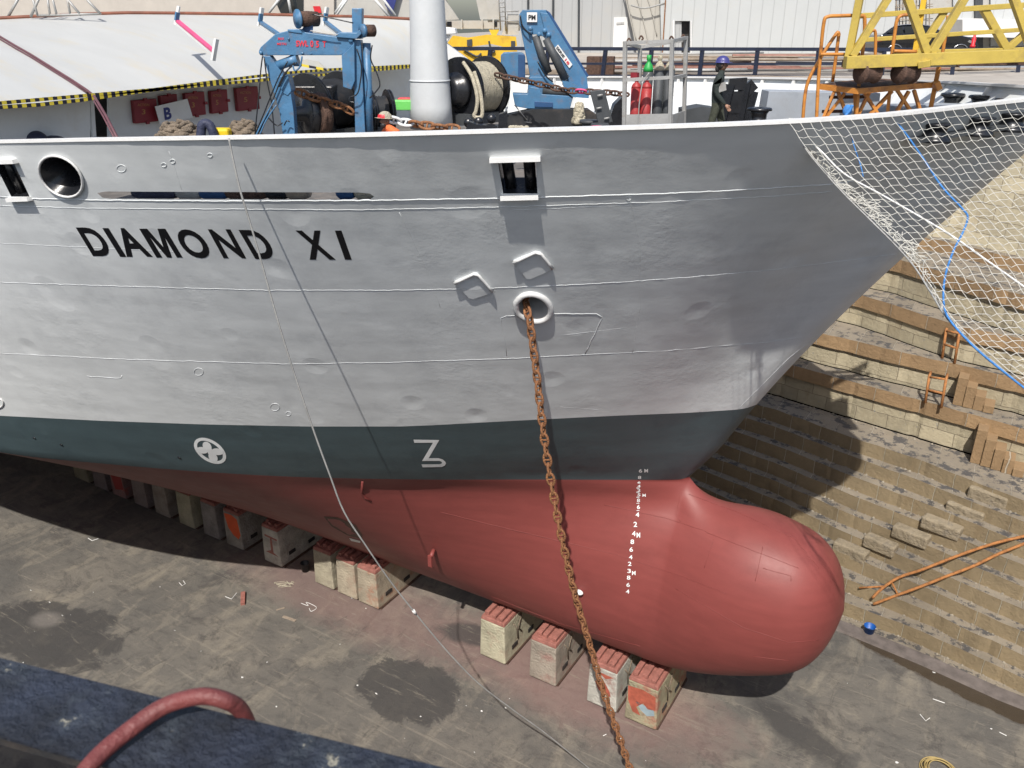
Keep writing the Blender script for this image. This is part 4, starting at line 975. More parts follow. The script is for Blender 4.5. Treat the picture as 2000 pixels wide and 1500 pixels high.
for px in ([(172, 1051), (180, 1056), (192, 1052)], [(350, 1138), (356, 1144), (362, 1140), (358, 1134)], [(1797, 1395), (1808, 1408), (1816, 1402)], [(1952, 1430), (1966, 1437)], [(1822, 1365), (1845, 1373)], [(440, 1165), (452, 1170), (462, 1158)], [(1178, 1437), (1184, 1434)]):
    P = [atz(x, y, .012) for x, y in px]; mb.tube(P, .012, 4)
tag(mb.build('litter', M['scrap']), 'bright strips of rag lying on the dock floor', 'litter', kind='stuff')
mb = MB()
for k in range(2): mb.tube(arc_pts([atz(535 + rs.uniform(0, 40), 1142 + rs.uniform(-8, 8), .015) for _ in range(9)], 5), .008, 5)
tag(mb.build('string_tangle', M['rope']), 'tangle of pale string on the floor beside the keel blocks', 'string')
mb = MB()
for k in range(1): mb.tube(arc_pts([atz(x, y, .015) for x, y in ((588, 1178), (602, 1183), (598, 1176), (618, 1186), (608, 1194), (604, 1188))], 5), .01, 5)
tag(mb.build('string_tangle', M['scrap']), 'small white knotted string below the shaded keel blocks', 'string')
# ======================================================= CHAINS
def link_mesh(Lk):
    mb = MB(); r = Lk * .082; w = Lk * .3 - r; h = Lk * .5 - r; pts = []
    for k in range(18):
        a = 2 * math.pi * k / 18; c, s_ = math.cos(a), math.sin(a); pts.append(Vector((w * (abs(c) ** .8) * (1 if c > 0 else -1), 0, h * (abs(s_) ** .9) * (1 if s_ > 0 else -1))))
    mb.tube(pts, r, 8, closed=True); mb.tube([(-w, 0, 0), (w, 0, 0)], r * .7, 6)
    return mb
def chain(name, label, pts, Lk, m='rust', group=None, mats=None):
    P = arc_pts(pts, 14); acc = [0]
    for a, b in zip(P, P[1:]): acc.append(acc[-1] + (b - a).length)
    pitch = Lk * .68; n = int(acc[-1] / pitch); n = min(n, 99)
    def at(s):
        s = max(0, min(acc[-1] - 1e-4, s)); i = int(np.searchsorted(acc, s, 'right')) - 1; i = min(i, len(P) - 2); f = (s - acc[i]) / max(1e-9, acc[i + 1] - acc[i]); return P[i].lerp(P[i + 1], f)
    t = thing(name, label, 'chain', pts[0], group=group); inv = WM[t.name].inverted()
    protos = {}
    tw = rnd.uniform(0, .4)
    for i in range(n):
        mm = m if not mats else mats(i / n)
        c = at((i + .5) * pitch); d = (at((i + 1) * pitch + .02) - at(i * pitch - .02)).normalized(); ref = fh if abs(d.dot(fh)) < .9 else R
        x = d.cross(ref).normalized(); y = d.cross(x)
        a = (math.pi / 2 if i % 2 else 0) + .3 + tw + .25 * math.sin(i * .21); xx = x * math.cos(a) + y * math.sin(a); yy = d.cross(xx)
        mt = Matrix((xx, yy, d)).transposed().to_4x4(); mt.translation = c
        if mm not in protos:
            o = link_mesh(Lk).build('chain_link', M[mm]); protos[mm] = o.data
        else: o = bpy.data.objects.new('chain_link', protos[mm]); COL.objects.link(o)
        o.parent = t; o.matrix_local = inv @ mt
    return t
P0 = on_hull(1040, 600, -.35)[0] if on_hull(1040, 600)[0] else cc
P0 = sum(ringo, Vector()) / len(ringo)
P1 = atz(1262, 1590, .1); nn_ = (P1 - P0).cross(Z).normalized()
CH = [(1034, 618), (1039, 660), (1048, 730), (1056, 800), (1065, 870), (1077, 945), (1093, 1030), (1108, 1100), (1124, 1165), (1140, 1220), (1158, 1280), (1175, 1340), (1194, 1395), (1213, 1450), (1232, 1505), (1262, 1590)]
lip = on_hull(1033, 612, .1)
CPT = [P0 + inn * 0 + Vector((-.55, .6, .4)), P0 + Vector((-.12, -.03, .0))] + [onplane(x, y, P0 + Vector((0, -.16, 0)), nn_) for x, y in CH]
chain('anchor_chain', 'long rusty stud link anchor chain hanging from the hawse pipe to the dock floor', CPT, .32)
chain('deck_chain', 'short rusty chain sloping down in front of the black winch behind the blue frame crane', [vp(578, 178, 17.9), vp(610, 190, 17.9), vp(640, 200, 17.9), vp(668, 208, 17.9), vp(692, 222, 17.8)], .36, group='chains on the foredeck')
chain('deck_chain', 'rusty chain with white painted links lying behind the bulwark right of the orange worker', [vp(757, 232, 17.2), vp(790, 239, 17.2), vp(830, 245, 17.0), vp(870, 250, 17.0), vp(905, 252, 17)], .36, 'rust', 'chains on the foredeck', lambda f: 'rail_white' if f < .33 else 'rust')
chain('deck_chain', 'dark rusty chain with one pink link stretched across the blue hydraulic crane', [vp(968, 146, 21.0), vp(1010, 155, 20.8), vp(1060, 166, 20.6), vp(1105, 176, 20.4), vp(1150, 179, 20.2), vp(1190, 181, 20), vp(1232, 186, 19.8)], .3, 'rust_dark', 'chains on the foredeck', lambda f: 'pink' if .62 < f < .66 else 'rust_dark')
# hanging cable
a = on_hull(447, 268, .1)[0] or upper(12, 1, -1); b = atz(1150, 1500, .05); pn = (b - a).cross(Z).normalized()
CB = [(447, 270), (455, 310), (470, 375), (490, 440), (510, 510), (535, 600), (562, 690), (590, 775), (620, 862), (645, 930), (672, 1000), (712, 1062), (760, 1132), (805, 1190), (850, 1245), (890, 1290), (935, 1335), (1000, 1385), (1060, 1428), (1110, 1468), (1165, 1512)]
base_o = a + Vector((0, -.12, 0))
def cabp(x, y):
    P = onplane(x, y, base_o, pn); Hh = on_hull(x, y, 0)[0]
    if Hh is not None and (Hh - EYE).length - .12 < (P - EYE).length: P = Hh - ray(x, y).normalized() * .12
    return P
mb = MB(); mb.tube([cabp(x, y) for x, y in [(p.x, p.y) for p in arc_pts([Vector((x, y, 0)) for x, y in CB], 4)]], .017, 6)
cab = thing('hanging_cable', 'long thin grey cable hanging over the bulwark down past the ship name to the floor', 'cable', base_o); mb.build('cable_strand', M['cable'], cab)
mb = MB(); p = onplane(807, 1192, base_o, pn); q = onplane(812, 1199, base_o, pn); mb.tube([p, q], .035, 6); mb.build('splice_tape', M['rail_white'], cab)
mb = MB(); mb.bar(upper(12.2, 1, -1) + Z * .04, upper(14.5, 1, -1) + Z * .04, .3, .05, up=Z)
# ======================================================= NEAR RAIL AND HOSE
zr = 16.6
mb = MB(); A = atz(-60, 1268, zr); B = atz(960, 1520, zr); dr = (B - A).normalized(); A = A - dr * 1.2; B = B + dr * 1.2; nr2 = Vector((dr.y, -dr.x, 0)); nr2 = nr2 if nr2.y < 0 else -nr2
wdt = abs((atz(0, 1440, zr) - atz(0, 1285, zr)).dot(nr2)); c0_ = (A + B) / 2 + nr2 * wdt / 2 - Z * .004
mb.box(c0_, ((B - A).length, wdt, .008), ax=(dr, nr2, Z))
M['rail_navy'] = mat('worn_navy_rail_paint', (.017, .023, .04), .55, var=.6, vscale=14, bump=.25, bscale=60, stain=(.08, .1, .12), samount=.6, sscale=9, grime=(.42, .39, .3), gscale=9, gthr=.61)
o = mb.build('near_railing', M['rail_navy'], bevel=.003); ol = o; rl = thing('near_railing', 'worn dark blue steel railing with chipped paint in the near foreground', 'railing', c0_)
o.name = 'top_plate'; o.parent = rl; o.matrix_local = WM[rl.name].inverted()
mb = MB(); mb.box(c0_ - Z * .06 - nr2 * .03, ((B - A).length, wdt - .07, .1), ax=(dr, nr2, Z)); mb.build('rail_shade_box', M['black_matt'], rl)  # black box stands in for the shade below the top plate
for f in (-.9, .9): MB().box(c0_ + dr * f - Z * .65 - nr2 * .03, (.06, .06, 1.1), ax=(dr, nr2, Z)).build('rail_post', M['black_matt'], rl)
mb = MB(); rr_ = .0118
hp_ = [(100, 1600, zr + .0), (180, 1490, zr + .015), (250, 1428, zr + .02), (320, 1380, zr + .03), (390, 1360, zr + .045), (440, 1368, zr + .035), (472, 1390, zr + .0), (488, 1440, zr - .05), (480, 1520, zr - .12)]
mb.tube(arc_pts([atz(x, y, z) for x, y, z in hp_], 8), rr_, 16); o = mb.build('red_hose', M['hose']); tag(o, 'thick dull red hose draped over the near blue railing', 'hose')
# ======================================================= DECKHOUSE, CANOPY
XF = -17.6
def onX(x, y, X): return onplane(x, y, Vector((X, 0, 0)), Vector((1, 0, 0)))
dh = thing('deckhouse', 'white forecastle deckhouse with sloping canopy edged in yellow and black tape', 'deckhouse', (-22, YC, 14.4))
fe = [(-160, 214), (-60, 210), (0, 208), (80, 203), (160, 194), (250, 181), (330, 170), (420, 158), (500, 148), (560, 141), (640, 135), (720, 131), (800, 127), (850, 126)]
be = [(-160, 44), (-60, 41), (0, 38), (80, 34), (160, 30), (250, 27.5), (330, 28), (420, 29), (500, 30), (560, 31.5), (640, 33.5), (720, 35), (800, 39), (850, 41)]
FE = [onX(x, y, XF) for x, y in fe]; BE = [vp(x, y, 24 + 6.5 * (x + 160) / 1010) for x, y in be]
mb = MB(); rows = []
for k in range(9):
    f = k / 8; rows.append([a.lerp(b, f) + Z * (.12 * math.sin(math.pi * f)) for a, b in zip(FE, BE)])
mb.grid(rows); mb.grid([[p - Z * .05 for p in r] for r in rows[:3]]); mb.build('canopy', M['canopy'], dh); cbv = BVHTree.FromPolygons([p for r in rows for p in r], [(i * len(FE) + k, i * len(FE) + k + 1, (i + 1) * len(FE) + k + 1, (i + 1) * len(FE) + k) for i in range(8) for k in range(len(FE) - 1)])
def on_can(x, y, off=.06, dd=20):
    h = cbv.ray_cast(EYE, ray(x, y).normalized())[0]
    return h - ray(x, y).normalized() * off + Z * .02 if h is not None else vp(x, y, dd)
def tape_mat():
    m = bpy.data.materials.new('hazard_tape'); m.use_nodes = True; t = m.node_tree; b = t.nodes['Principled BSDF']; L = t.links.new
    tc = t.nodes.new('ShaderNodeTexCoord'); sp = t.nodes.new('ShaderNodeSeparateXYZ'); L(tc.outputs['Object'], sp.inputs[0])
    a = t.nodes.new('ShaderNodeMath'); a.operation = 'MULTIPLY'; L(sp.outputs['Y'], a.inputs[0]); a.inputs[1].default_value = 5.2
    fr = t.nodes.new('ShaderNodeMath'); fr.operation = 'FRACT'; L(a.outputs[0], fr.inputs[0]); g = t.nodes.new('ShaderNodeMath'); g.operation = 'GREATER_THAN'; g.inputs[1].default_value = .5; L(fr.outputs[0], g.inputs[0])
    x = t.nodes.new('ShaderNodeMix'); x.data_type = 'RGBA'; L(g.outputs[0], x.inputs[0]); x.inputs[6].default_value = (.65, .52, .05, 1); x.inputs[7].default_value = (.015, .015, .03, 1)
    L(x.outputs[2], b.inputs['Base Color']); b.inputs['Roughness'].default_value = .5; return m
M['tape'] = tape_mat()
mb = MB(); mb.grid([[p + Vector((.02, 0, .02)) for p in FE], [p + Vector((.02, 0, -.045)) for p in FE], [p + Vector((-.04, 0, -.045)) for p in FE], [p + Vector((-.04, 0, .02)) for p in FE]], closed=True, smooth=False); mb.build('edge_tape', M['tape'], dh)
mb = MB(); mb.tube([p + Z * .03 for p in BE], .05, 8); mb.build('wood_handrail', M['brown_wood'], dh)
XL = -18.9
def wallX(x0, x1, X, ytop, ybot, th, m, name):
    P = [onX(x0, ytop[0], X), onX(x1, ytop[1], X), onX(x1, ybot[1], X), onX(x0, ybot[0], X)]
    mb = MB(); mb.prism(P, Vector((-th, 0, 0))); return mb.build(name, M[m], dh)
wallX(212, 860, XL, (182, 120), (300, 280), .06, 'white', 'locker_wall'); wallX(-60, 176, -18.4, (200, 190), (300, 290), .06, 'white', 'side_wall')
wallX(170, 220, -19.6, (180, 175), (300, 290), .05, 'black_matt', 'dark_doorway')
mb = MB(); mb.prism([onX(176, 188, -18.4), onX(183, 188, -18.4), onX(190, 290, -18.4), onX(183, 290, -18.4)], Vector((-.08, 0, 0))); mb.build('door_frame', M['white'], dh)
for k, (a, b, c, d, tx) in enumerate(((254, 194, 304, 241, 'ACTION\n3'), (307, 185, 343, 226, ''), (355, 180, 397, 228, 'ACTION\n3'), (405, 176, 441, 222, 'ACTION\n5'), (455, 170, 502, 217, 'ACTION\n5'), (575, 160, 600, 190, ''))):
    w_ = c - a; sk = w_ * .16; e = (d - b) * .1
    P = [onX(a, b + 2, XL + .02), onX(c - sk * .6, b - 2, XL + .02), onX(c, d - e, XL + .02), onX(a + sk * .6, d, XL + .02)]
    lt = thing('fire_locker', ['dark red locker with gold lettering, nearest the dark doorway', 'dark red locker half hidden behind the white letter board', 'dark red locker with gold lettering just right of the white board', 'narrow dark red locker fourth from the doorway', 'wide dark red locker left of the blue frame crane', 'dark red locker seen through the blue frame crane'][k], 'locker', (P[0] + P[2]) / 2, group='red lockers on the deckhouse wall')
    mb = MB(); mb.prism(P, Vector((.12, 0, 0))); mb.build('locker_box', M['red_locker'], lt, bevel=.015)
    for f, g in (((P[0] + P[1]) / 2, .06), ((P[1] + P[2]) / 2, .06), ((P[2] + P[3]) / 2, .06)): MB().box(f + Vector((.13, 0, 0)), (.05, .09, .07)).build('latch', M['red_locker'], lt)
    if tx:
        mb = MB(); l1, l2 = tx.split('\n')
        text_on(mb, l1, lambda u, v: onX(a + w_ * (.3 + .45 * u), b + (d - b) * (.28 - .1 * v), XL + .145)); mb.build('locker_text', M['text_gold'], lt); mb = MB(); text_on(mb, l2, lambda u, v: onX(a + w_ * (.46 + .14 * u), b + (d - b) * (.62 - .2 * v), XL + .145)); mb.build('locker_text', M['text_gold'], lt)
t = thing('letter_board', 'white board with a big navy letter B propped against the red lockers', 'sign', onX(340, 220, XL + .3))
mb = MB(); P = [onX(x, y, XL + .3) for x, y in ((303, 208), (366, 193), (377, 230), (313, 243))]; mb.prism(P, Vector((-.02, 0, 0))); mb.build('board', M['rail_white'], t)
M['text_navy'] = mat('navy_lettering', (.02, .03, .16), .5)
mb = MB(); text_on(mb, 'B', lambda u, v: onX(319 + 14 * u + 3 * (1 - v), 233 - 24 * v + 2 - 3 * u, XL + .306), .04); mb.build('letter', M['text_navy'], t)
# superstructure behind
mb = MB(); mb.plate([(-500, -260), (652, -260), (652, 44), (-500, 60)], 33, .3); mb.build('bridge_front', M['beige'], dh)
mb = MB(); mb.plate([(652, -260), (806, -260), (860, 48), (652, 44)], 33.2, .3); mb.build('bridge_side', M['grey_crane'], dh)
mb = MB(); mb.plate([(541, -40), (585, -40), (592, -20), (592, 24), (548, 25), (541, 10)], 32.95, .04); mb.build('bridge_window', M['glass'], dh)
mb = MB(); mb.plate([(611, 12), (625, 12), (628, 25), (615, 25)], 32.93, .04); mb.build('notice_plate', M['red'], dh)
mb = MB(); mb.plate([(745, -30), (782, -30), (766, 28), (752, 10)], 32.9, .05); mb.build('blue_panel', M['text_navy'], dh)
mb = MB()
for a, b in (((525, 25), (560, -20)), ((650, 40), (690, -20)), ((655, 25), (680, -10)), ((725, -10), (760, 32)), ((735, -20), (772, 30)), ((560, -20), (568, 25))): mb.tube([vp(*a, 32.5), vp(*b, 32.5)], .05, 6)
mb.build('brace_tubes', M['white'], dh)
t = thing('tube_scaffold', 'grey tube lattice frame standing on the canopy at the top left', 'frame', vp(100, 33, 25.5))
for a, b in (((14, 36), (40, -10)), ((60, 33), (78, -8)), ((74, 32), (62, -8)), ((98, 32), (92, -8)), ((111, 30), (101, -8)), ((137, 27), (130, -8)), ((158, 30), (126, -8)), ((197, 28), (163, -8)), ((76, 30), (195, 27))):
    MB().tube([vp(*a, 25.2), vp(*b, 25.2)], .035, 6).build('frame_tube', M['steel'], t)
def bracket(x, y, dx, dy, m, lab):
    d = 22.5; t = thing('canopy_bracket', lab, 'bracket', vp(x, y + 35, d), group='brackets on the white canopy')
    MB().bar(vp(x + 3, y, d), vp(x - 3, y + 36, d), .1, .06).build('upright', M['white'], t)
    MB().bar(vp(x, y + 28, d), vp(x + dx, y + dy, d - 2), .1, .05).build('arm', M[m], t); MB().bar(vp(x - 1, y + 34, d), vp(x + dx - 2, y + dy + 6, d - 2), .04, .05).build('arm_frame', M['white'], t)
    MB().bar(vp(x + 1, y + 12, d - .05), vp(x - 1, y + 28, d - .05), .11, .05).build('blue_sleeve', M['blue'], t)
    return d
bracket(346, 12, 72, 88, 'pink', 'canopy bracket with pink padded arm left of the cranes'); bracket(509, 15, 62, 70, 'blue', 'canopy bracket with blue arm just left of the frame crane drum'); bracket(636, 14, 50, 68, 'blue', 'canopy bracket with blue arm right of the frame crane drum')
MB().bar(vp(423, 76, 20.4), vp(416, 118, 20.4), .09, .07).build('end_post', M['white'], bpy.data.objects['canopy_bracket'])
for k_h, (dy, r_, nm_) in enumerate(((0, .028, 'thicker'), (6, .018, 'thinner'))):
    mb = MB(); pts = [on_can(x, y + dy * .8) for x, y in ((-40, 48), (-20, 60), (0, 73), (30, 91), (60, 108), (100, 133), (140, 158), (170, 178), (184, 189))]
    mb.tube(pts + [vp(190 - dy, 198, 17.4), vp(208 - dy, 228, 16.6), vp(232 - dy, 275, 15.6)], r_, 6)
    tag(mb.build('canopy_hose', M.get('maroon') or M.setdefault('maroon', mat('maroon_hose', (.12, .05, .06), .6))), nm_ + ' of the two maroon hoses running down over the white canopy', 'hose')
t = thing('visor', 'small white visor with black and yellow striped lip under the canopy behind the frame crane', 'visor', vp(610, 125, 24)); mb = MB(); mb.plate([(572, 118), (600, 116), (620, 120), (640, 136), (600, 132), (572, 126)], 23.2, .1); mb.build('visor_panel', M['canopy'], t); mb = MB(); mb.plate([(572, 126), (600, 132), (636, 138), (638, 134), (600, 127), (572, 121)], 23.15, .02); mb.build('striped_lip', M['tape'], t)
# ropes, bags
def rope_heap(x, y, w_, h_, d, m, lab):
    t = thing('rope_heap', lab, 'rope', vp(x, y, d)); c = vp(x, y, d); k_ = mpp(d); r = w_ * k_ / 2; mb = MB(); pts = []
    for i in range(240):
        a = i * .35; q = i / 240; rr = r * (1 - .5 * q) * (.85 + .15 * math.sin(i * 1.7)); pts.append(c + R * rr * math.cos(a) + fh * rr * math.sin(a) + Z * (h_ * k_ * q * (1 + .15 * math.sin(i * .9))))
    mb.tube(pts, .045, 7); mb.build('rope_coil', M[m], t); return t
rope_heap(352, 272, 104, 30, 17.2, 'rope_brown', 'heap of brown mooring rope below the white letter board'); rope_heap(478, 268, 78, 28, 17.6, 'rope_brown', 'heap of brown rope right of the yellow bag')
rope_heap(1130, 240, 26, 34, 21.5, 'rope', 'pale thick rope coiled under the end of the hydraulic crane'); 
mb = MB(); c = vp(1010, 250, 16.5)
for i in range(7): mb.ball(c + R * (-.12 + .05 * i) + fh * rnd.uniform(-.1, .1), .055, 6, (1, 1, .8))
tag(mb.build('rope_bundle', M['rope']), 'small bundle of pale rope behind the bulwark left of the bollards', 'rope')
mb = MB(); mb.box(vp(434, 262, 17.2), (.34, .25, .24), rz=.5); tag(mb.build('yellow_bag', M['yellow_bag'], bevel=.05), 'bright yellow bag between two heaps of brown rope', 'bag')
mb = MB(); mb.ball(vp(62, 272, 18.6), .42, 12, (1.1, .6, .5)); mb.ball(vp(108, 276, 18.6), .3, 10, (1.3, .6, .4)); tag(mb.build('tarp_bundle', M['tarp']), 'dark blue tarp bundle behind the bulwark at the far left', 'tarp')
mb = MB(); mb.tube(arc_pts([vp(392, 268, 17), vp(396, 243, 17), vp(410, 245, 17), vp(419, 268, 17)], 5), .09, 10); tag(mb.build('black_fender', M['tarp']), 'black curved rubber fender beside the yellow bag', 'fender')
# ======================================================= MAST AND WINCHES
bt = vp(843, 250, 20.5); up_ = vp(843, 236, 20.5)
mast = thing('mast', 'thick white tapered mast column standing on the foredeck', 'mast', bt); mb = MB(); k_ = mpp(20.5)
mb.lathe(bt, Z, [(44 * k_, 0), (42 * k_, .5), (37 * k_, 1.6), (33.5 * k_, 2.9), (30 * k_, 5), (28 * k_, 8)], 32); mb.build('mast_tube', M['mast'], mast)
mb = MB(); mb.lathe(bt + Z * 1.05, Z, [(40.8 * k_, 0), (41 * k_, .012), (40.6 * k_, .03)], 32); mb.build('weld_ring', M['mast'], mast)
def winch(name, lab, c, axis, rf, wd, rd, mdrum, mrope, hub=True, group=None, flange='black'):
    t = thing(name, lab, 'winch', c - Z * rf); axis = axis.normalized()
    for sgn in (-1, 1):
        mb = MB(); q = c + axis * sgn * wd / 2; mb.lathe(q - axis * .04, axis, [(.05, 0), (rf, 0), (rf, .025), (rf * .93, .03), (rf * .93, .05), (rf, .055), (rf, .08), (.05, .08)], 36, False); mb.build('flange', M[flange], t)
    mb = MB(); prof = []
    nr = int(wd / .07)
    for i in range(nr + 1):
        a = -wd / 2 + .05 + (wd - .1) * i / nr; prof += [(rd, a), (rd + .03, a + .5 * (wd - .1) / nr * .9)]
    mb.lathe(c, axis, [(r_, a_) for r_, a_ in prof[:-1]], 30); mb.build('rope_drum', M[mrope], t)
    if hub:
        mb = MB(); q = c + axis * (wd / 2 + .04); mb.lathe(q, axis, [(rf * .55, 0), (rf * .55, .12), (rf * .45, .14), (rf * .42, .3), (rf * .2, .34), (.0, .34)], 28); mb.build('brake_hub', M['black'], t)
    mb = MB(); mb.box(c - Z * (rf * .9), (wd * 1.3, rf * 1.2, .25), ax=(axis, Z.cross(axis), Z)); mb.build('winch_base', M['dark_grey'], t); return t
ax1 = -R * .62 - fh * .75
w1 = winch('mooring_winch', 'big black drum winch wound with pale rope beside the white mast', vp(925, 173, 21.3), ax1, .73, .95, .58, 'black', 'rope')
mb = MB(); mb.tube(arc_pts([vp(905, 122, 20.7), vp(922, 150, 20.4), vp(932, 190, 20.3), vp(930, 215, 20.3), vp(926, 226, 20.3), vp(935, 230, 20.3), vp(942, 222, 20.3), (vp(938, 180, 20.35)), vp(926, 140, 20.5)], 6), .045, 8); mb.build('rope_tail', M['rope'], w1)
w2 = winch('mooring_winch', 'black winch with domed brake cover behind the blue frame crane', vp(635, 205, 19.2), -R * .5 - fh * .8, .68, 1.0, .5, 'black', 'black_matt', group=None)
mb = MB(); mb.plate([(575, 168), (650, 168), (652, 262), (560, 262)], 18.6, .8); mb.build('gear_case', M['black'], w2, bevel=.03)
mb = MB(); mb.lathe(vp(598, 222, 18.1), -R * .8 - fh * .6, [(.42, -.3), (.42, 0), (.36, .04), (.16, .08), (.14, .3), (0, .3)], 28); mb.build('chain_wheel', M['black'], w2)
mb = MB(); mb.lathe(vp(618, 222, 18.1), -R * .8 - fh * .6, [(.4, -.2), (.42, -.1), (.4, .02)], 28); mb.build('wire_drum', M['rust_dark'], w2)
w3 = winch('mooring_winch', 'black winch drum right of the blue frame crane posts', vp(742, 218, 19.0), -R * .9 - fh * .4, .46, .4, .3, 'black', 'black_matt')
mb = MB(); mb.box(vp(790, 205, 20.5), (.5, .3, .22), rz=.5); o = mb.build('control_box', M['green_light'], bevel=.02); tag(o, 'light green control box left of the mast', 'box')
mb = MB(); mb.box(vp(793, 200, 20.9), (.35, .3, .22), rz=.5); o = mb.build('control_box', M['red'], bevel=.02); tag(o, 'red control box behind the light green one', 'box')
mb = MB(); mb.bar(vp(780, 205, 20.6), vp(783, 245, 20.6), .1); mb.build('stand', M['white'], o) if False else None
# black chain stopper and panels behind the bulwark
t = thing('chain_stopper', 'black cast chain stopper behind the bulwark right of the mast', 'chain stopper', vp(950, 250, 17.2))
mb = MB(); mb.plate([(910, 252), (915, 238), (935, 244), (972, 246), (968, 262), (912, 262)], 16.8, .3); mb.build('base', M['black'], t)
for x, y in ((935, 238), (960, 232), (915, 240)): MB().lathe(vp(x, y, 17.2), -fh, [(.0, -.05), (.09, -.05), (.09, .05), (0, .05)], 18).build('sheave', M['black'], t)
mb = MB(); mb.plate([(975, 224), (991, 218), (992, 256), (972, 256)], 17.3, .3); mb.build('cheek', M['black'], t)
mb = MB(); mb.plate([(990, 225), (1040, 214), (1150, 214), (1180, 235), (1150, 250), (985, 252)], 21.5, .5); tag(mb.build('winch_pedestal', M['black_matt']), 'dark steel pedestal under the blue hydraulic crane', 'pedestal')
# ---- frame crane
t = thing('frame_crane', 'blue frame crane with winch drum on top and red stencilled load marking', 'crane', vp(620, 275, 17)); D = 17.0
def bp(name, px, th=.3, m='blue', d=None, par=None, bev=.012): return MB().plate(px, d or D, th).build(name, M[m], par or t, bevel=bev)
bp('jib_beam', [(506, 98), (509, 92), (538, 66), (562, 60), (590, 58), (596, 63), (686, 76), (693, 84), (672, 104), (666, 108), (508, 108), (505, 103)], .42)
bp('rear_leg', [(513, 109), (527, 109), (549, 140), (566, 170), (573, 215), (577, 275), (554, 275), (546, 220), (530, 165)], .25)
bp('leg_bracket', [(540, 150), (562, 146), (569, 178), (562, 187), (552, 182)], .34, d=D - .02)
bp('hanging_plate', [(667, 108), (692, 84), (693, 158), (686, 175), (670, 170)], .12, d=D - .05)
bp('main_post', [(690, 78), (704, 78), (714, 275), (694, 275)], .28, d=D + .05); bp('post_extension', [(687, 16), (707, 16), (706, 76), (688, 76)], .24, d=D + .1)
bp('top_arm', [(655, 66), (665, 63), (696, 64), (702, 58), (706, 66), (696, 76), (657, 73)], .3, d=D - .06); bp('drum_base', [(561, 57), (588, 57), (590, 66), (562, 62)], .45, d=D - .02)
bp('drum_cheek', [(588, 60), (606, 28), (612, 34), (610, 64), (592, 66)], .05, d=D + .1, m='blue_dark')
MB().tube([vp(716, 84, D + .2), vp(722, 275, D + .2)], .08, 12).build('hydraulic_ram', M['blue'], t); MB().tube([vp(532, 132, D + .1), vp(566, 120, D + .1), vp(582, 116, D + .1)], [.085, .09, .13], 12).build('tilt_cylinder', M['blue'], t)
mb = MB(); axd = (-R * .75 - fh * .6).normalized(); c = vp(580, 37, D); mb.lathe(c - axd * .03, axd, [(0, 0), (.17, 0), (.17, .03), (.1, .035), (.1, .06), (.0, .06)], 28); mb.build('drum_flange', M['blue'], t)
MB().lathe(c - axd * .42, axd, [(.13, 0), (.14, .2), (.13, .4)], 24).build('wire_drum', M['rust_dark'], t)
MB().lathe(vp(706, 60, D), axd, [(0, -.06), (.12, -.06), (.12, 0), (0, 0)], 22).build('sheave', M['blue'], t); MB().lathe(vp(712, 60, D + .15), axd, [(0, -.2), (.11, -.2), (.11, .02), (0, .02)], 18).build('winch_motor', M['rust_dark'], t)
for x, y, r in ((510, 103, .035), (685, 79, .045), (591, 104, .03), (608, 105, .02), (564, 76, .02)): MB().lathe(vp(x, y, D), -fh, [(0, 0), (r, 0), (r * .9, .03), (0, .03)], 12).build('pin', M['blue'], t)
mb = MB(); text_flat(mb, 'SWL', 578, 79, 602, 91, D - .012, bold=.03); text_flat(mb, '0', 606, 79, 612, 92, D - .012, bold=.03); text_flat(mb, '5', 617, 80, 623, 93, D - .012, bold=.03); text_flat(mb, 'T', 630, 80, 637, 92, D - .012, bold=.03); mb.build('load_marking', M['text_red'], t)
mb = MB(); text_flat(mb, 'MAX', 543, 73, 555, 78, D - .012); text_flat(mb, 'METRI', 541, 83.5, 559, 88, D - .012); mb.build('small_marking', M['text_red'], t)
for px in ([(513, 108), (509, 140), (506, 180), (500, 240), (497, 275)], [(562, 120), (545, 150), (530, 185), (512, 230), (495, 270)], [(580, 122), (555, 145), (535, 190), (520, 230), (500, 268)], [(516, 112), (522, 160), (530, 200), (536, 262)],
           [(575, 122), (560, 140), (545, 170)], [(697, 96), (706, 130), (702, 170), (696, 185), (684, 190), (683, 198), (692, 200)], [(727, 88), (724, 115), (735, 140), (742, 165), (735, 178), (722, 192)], [(606, 60), (640, 66), (660, 68)], [(610, 28), (650, 36), (690, 45)], [(555, 245), (560, 236), (566, 238)], [(524, 230), (540, 245), (552, 240)]):
    MB().tube(arc_pts([vp(x, y, D - .12) for x, y in px], 5), .013, 6).build('hydraulic_hose', M['black' if px[0][0] != 606 else 'steel'], t)
for px in ([(540, 205), (520, 235), (508, 262)], [(536, 195), (512, 240), (500, 265)], [(590, 110), (586, 130), (576, 138), (572, 128)]): MB().tube(arc_pts([vp(x, y, D - .14) for x, y in px], 5), .016, 6).build('blue_hose', M['blue'], t)
